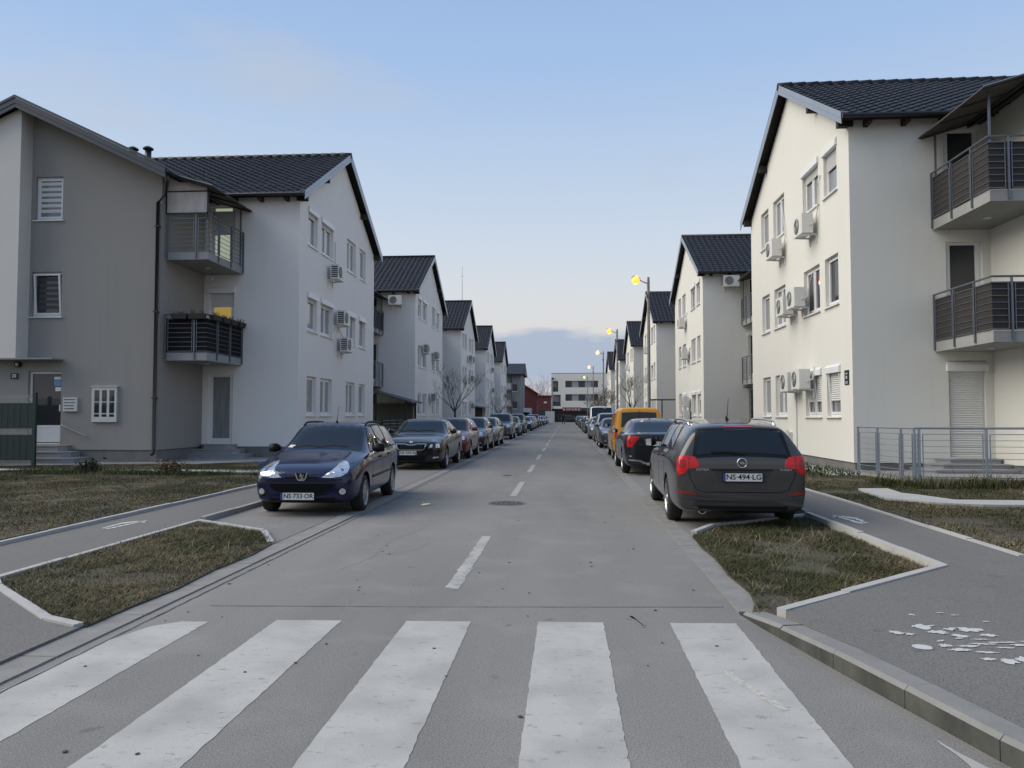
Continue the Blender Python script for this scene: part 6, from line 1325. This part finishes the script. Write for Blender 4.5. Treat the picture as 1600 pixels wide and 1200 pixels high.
bt = thing('box_truck', 'white box truck parked among the last cars of the left row', 'truck', (-7.0, 131, 0)); MB().box((-1.0, 0, .75), (1.0, 4.2, 2.75)).build('box', 'paint_white_car', bt); MB().add([(-.95, -1.5, .5), (.95, -1.5, .5), (.95, -.05, .5), (-.95, -.05, .5), (-.95, -1.5, 1.2), (.95, -1.5, 1.2), (.9, -.9, 2.1), (-.9, -.9, 2.1), (.9, -.05, 2.1), (-.9, -.05, 2.1)], [(0, 1, 5, 4), (4, 5, 6, 7), (7, 6, 8, 9), (0, 4, 7, 9, 3), (1, 2, 8, 6, 5), (0, 3, 2, 1)]).build('cab', 'paint_white_car', bt); pyobj('windscreen', [(-.85, -1.48, 1.27), (.85, -1.48, 1.27), (.82, -.95, 2.03), (-.82, -.95, 2.03)], [(0, 1, 2, 3)], 'glass_car', bt)
for x in (-.85, .85):
    for y in (-.9, 3.2): shared('wheel', wheel_meshes(.4, 'cap')[0], bt, (x, y, .4))
# white modern block closing the street
wb_ = thing('white_block', 'white flat-roofed apartment block closing the far end of the street', 'building', (-3.4, 175, 0)); cream = 'white_render'
WB = [(3.3, 10.6, 7.85, 9.4), (3.3, 10.6, 4.85, 6.35)]
wall_mb(lambda a, z, d: (a, d, z), 0, 30, 3.0, 11.0, [(3.2, 10.6, 7.85, 9.35), (3.2, 10.6, 4.8, 6.3), (.35, 1.55, 6.85, 9.3), (.35, 2.1, 3.6, 6.2)], .35).build('front_wall', cream, wb_)
MB().box((0, .05, 0), (.01, 14, 11)).box((0, .0, 10.98), (30, 14, 11.15)).build('roof_slab', 'verge', wb_)
MB().box((.02, .9, .0), (30, 1.1, 3.0)).build('shop_front', 'dark_shop', wb_)
MB().box((.02, 1.6, 3.0), (30, 1.7, 11.0)).build('recess_wall', cream, wb_)
for z0, z1 in ((7.85, 9.35), (4.8, 6.3)):
    for i, mm in enumerate(('panel_dark', 'panel_grey', 'panel_dark', 'panel_grey', 'panel_dark')): MB().box((3.2 + i * 1.48, .2, z0), (3.2 + i * 1.48 + 1.47, .3, z1)).build('window', mm, wb_)
for z0, x1 in ((6.85, 1.55), (3.6, 2.1)): MB().box((.36, .1, z0), (x1 - .01, .16, z0 + 1.05)).build('balcony_panel', 'panel_dark', wb_); MB().box((x1 - .25, .5, z0), (x1 - .02, .6, z0 + 2.4)).build('balcony_door', 'panel_dark', wb_)
MB().tube([(.12, -.08, 9.6), (.12, -.08, .3)], .07, 6).build('downpipe', 'gutter', wb_); MB().box((.05, -.4, 9.75), (.6, -.02, 10.05)).build('roof_hopper', 'black_plastic', wb_)
sg_ = thing('shop_sign', 'dark red shop fascia sign with white lettering on the white block', 'sign', (-.9, 174.9, 2.75)); MB().box((0, -.15, -.35), (4.2, .1, .55)).build('board', 'sign_red', sg_)
tmx = text_mesh('CUP CLUB', .55); setmat(tmx, 'sign_white'); shared('lettering', tmx, sg_, (2.05, -.16, .1), (R(90), 0, 0), (.95, 1, 1))
for x in (.35, 3.75): MB().tube([(x, -.15, .1), (x, -.18, .1)], .26, 14).build('roundel', 'wall_pale', sg_)
MB().box((4.3, -.12, -.3), (9, .1, .45)).build('side_board', 'panel_dark', sg_)

# ------------------------------------------------------------------ person walking on the road far away
pn = bpy.data.meshes.new('body'); J = [((0, 0, .93), .15), ((0, 0, 1.15), .15), ((0, 0, 1.40), .17), ((0, 0, 1.50), .06), ((0, -.02, 1.58), .085), ((0, -.02, 1.68), .09), ((.10, 0, .88), .095), ((.12, -.12, .48), .065), ((.12, -.10, .06), .045), ((.12, -.22, .03), .04), ((-.10, 0, .88), .095), ((-.12, .10, .48), .065), ((-.12, .24, .08), .045), ((-.12, .14, .03), .04), ((.21, 0, 1.38), .065), ((.27, .06, 1.12), .05), ((.29, -.04, .90), .038), ((.30, -.07, .82), .03), ((-.21, 0, 1.38), .065), ((-.27, -.05, 1.12), .05), ((-.29, -.16, .92), .038), ((-.29, -.20, .85), .03)]
E_ = [(0, 1), (1, 2), (2, 3), (3, 4), (4, 5), (0, 6), (6, 7), (7, 8), (8, 9), (0, 10), (10, 11), (11, 12), (12, 13), (2, 14), (14, 15), (15, 16), (16, 17), (2, 18), (18, 19), (19, 20), (20, 21)]
pn.from_pydata([j[0] for j in J], E_, []); po = bpy.data.objects.new('body', pn); link(po)
sk = po.modifiers.new('k', 'SKIN'); po.modifiers.new('s', 'SUBSURF').levels = 1
for i, v in enumerate(pn.skin_vertices[0].data): v.radius = (J[i][1], J[i][1])
pn.skin_vertices[0].data[0].use_root = True
dg = bpy.context.evaluated_depsgraph_get(); pm = bpy.data.meshes.new_from_object(po.evaluated_get(dg)); bpy.data.objects.remove(po); pm.materials.clear(); setmat(pm, ['cloth_dark', 'skin'])
for q in pm.polygons:
    if q.center.z > 1.53 or (q.center.z < .88 and abs(q.center.x) > .26): q.material_index = 1
pr = thing('person', 'person in dark clothes walking along the middle of the road', 'person', (-.5, 129, 0), .2); bo = bpy.data.objects.new('body', pm); link(bo, pr); pm.shade_smooth()
MB().tube([(0, .02, 1.64), (0, .0, 1.72), (0, -.01, 1.79)], [.10, .10, .03], 10).build('hair', 'hair', pr, True)

# ------------------------------------------------------------------ small things on the lawns
for i, (x, y, m_) in enumerate(((-11.8, 18.35, 'shrub'), (-9.75, 18.35, 'shrub_dry'))):
    sb = thing('low_shrub', ('small dark green' if i == 0 else 'small dry brown') + ' shrub beside the light path on the left lawn', 'shrub', (x, y, .08)); MB().tube([(0, 0, 0), (0, 0, .15)], .02, 5).build('stem', 'bark', sb)
    leafy('leaves', m_, [(random.gauss(0, .14), random.gauss(0, .12), abs(random.gauss(.12, .09))) for _ in range(420)], .045, sb, i)
bb = thing('blue_crate', 'blue plastic crate on the lawn beside the dark blue car', 'crate', (-6.72, 17.2, .08), .2)
MB().add([(-.2, -.15, 0), (.2, -.15, 0), (.2, .15, 0), (-.2, .15, 0), (-.25, -.19, .34), (.25, -.19, .34), (.25, .19, .34), (-.25, .19, .34)], [(0, 3, 2, 1), (0, 1, 5, 4), (1, 2, 6, 5), (2, 3, 7, 6), (3, 0, 4, 7)]).build('tub', 'blue_plastic', bb); MB().bar((-.26, -.2, .34), (.26, -.2, .34), .03, .03).bar((-.26, .2, .34), (.26, .2, .34), .03, .03).bar((-.26, -.2, .34), (-.26, .2, .34), .03, .03).bar((.26, -.2, .34), (.26, .2, .34), .03, .03).build('rim', 'blue_plastic', bb)
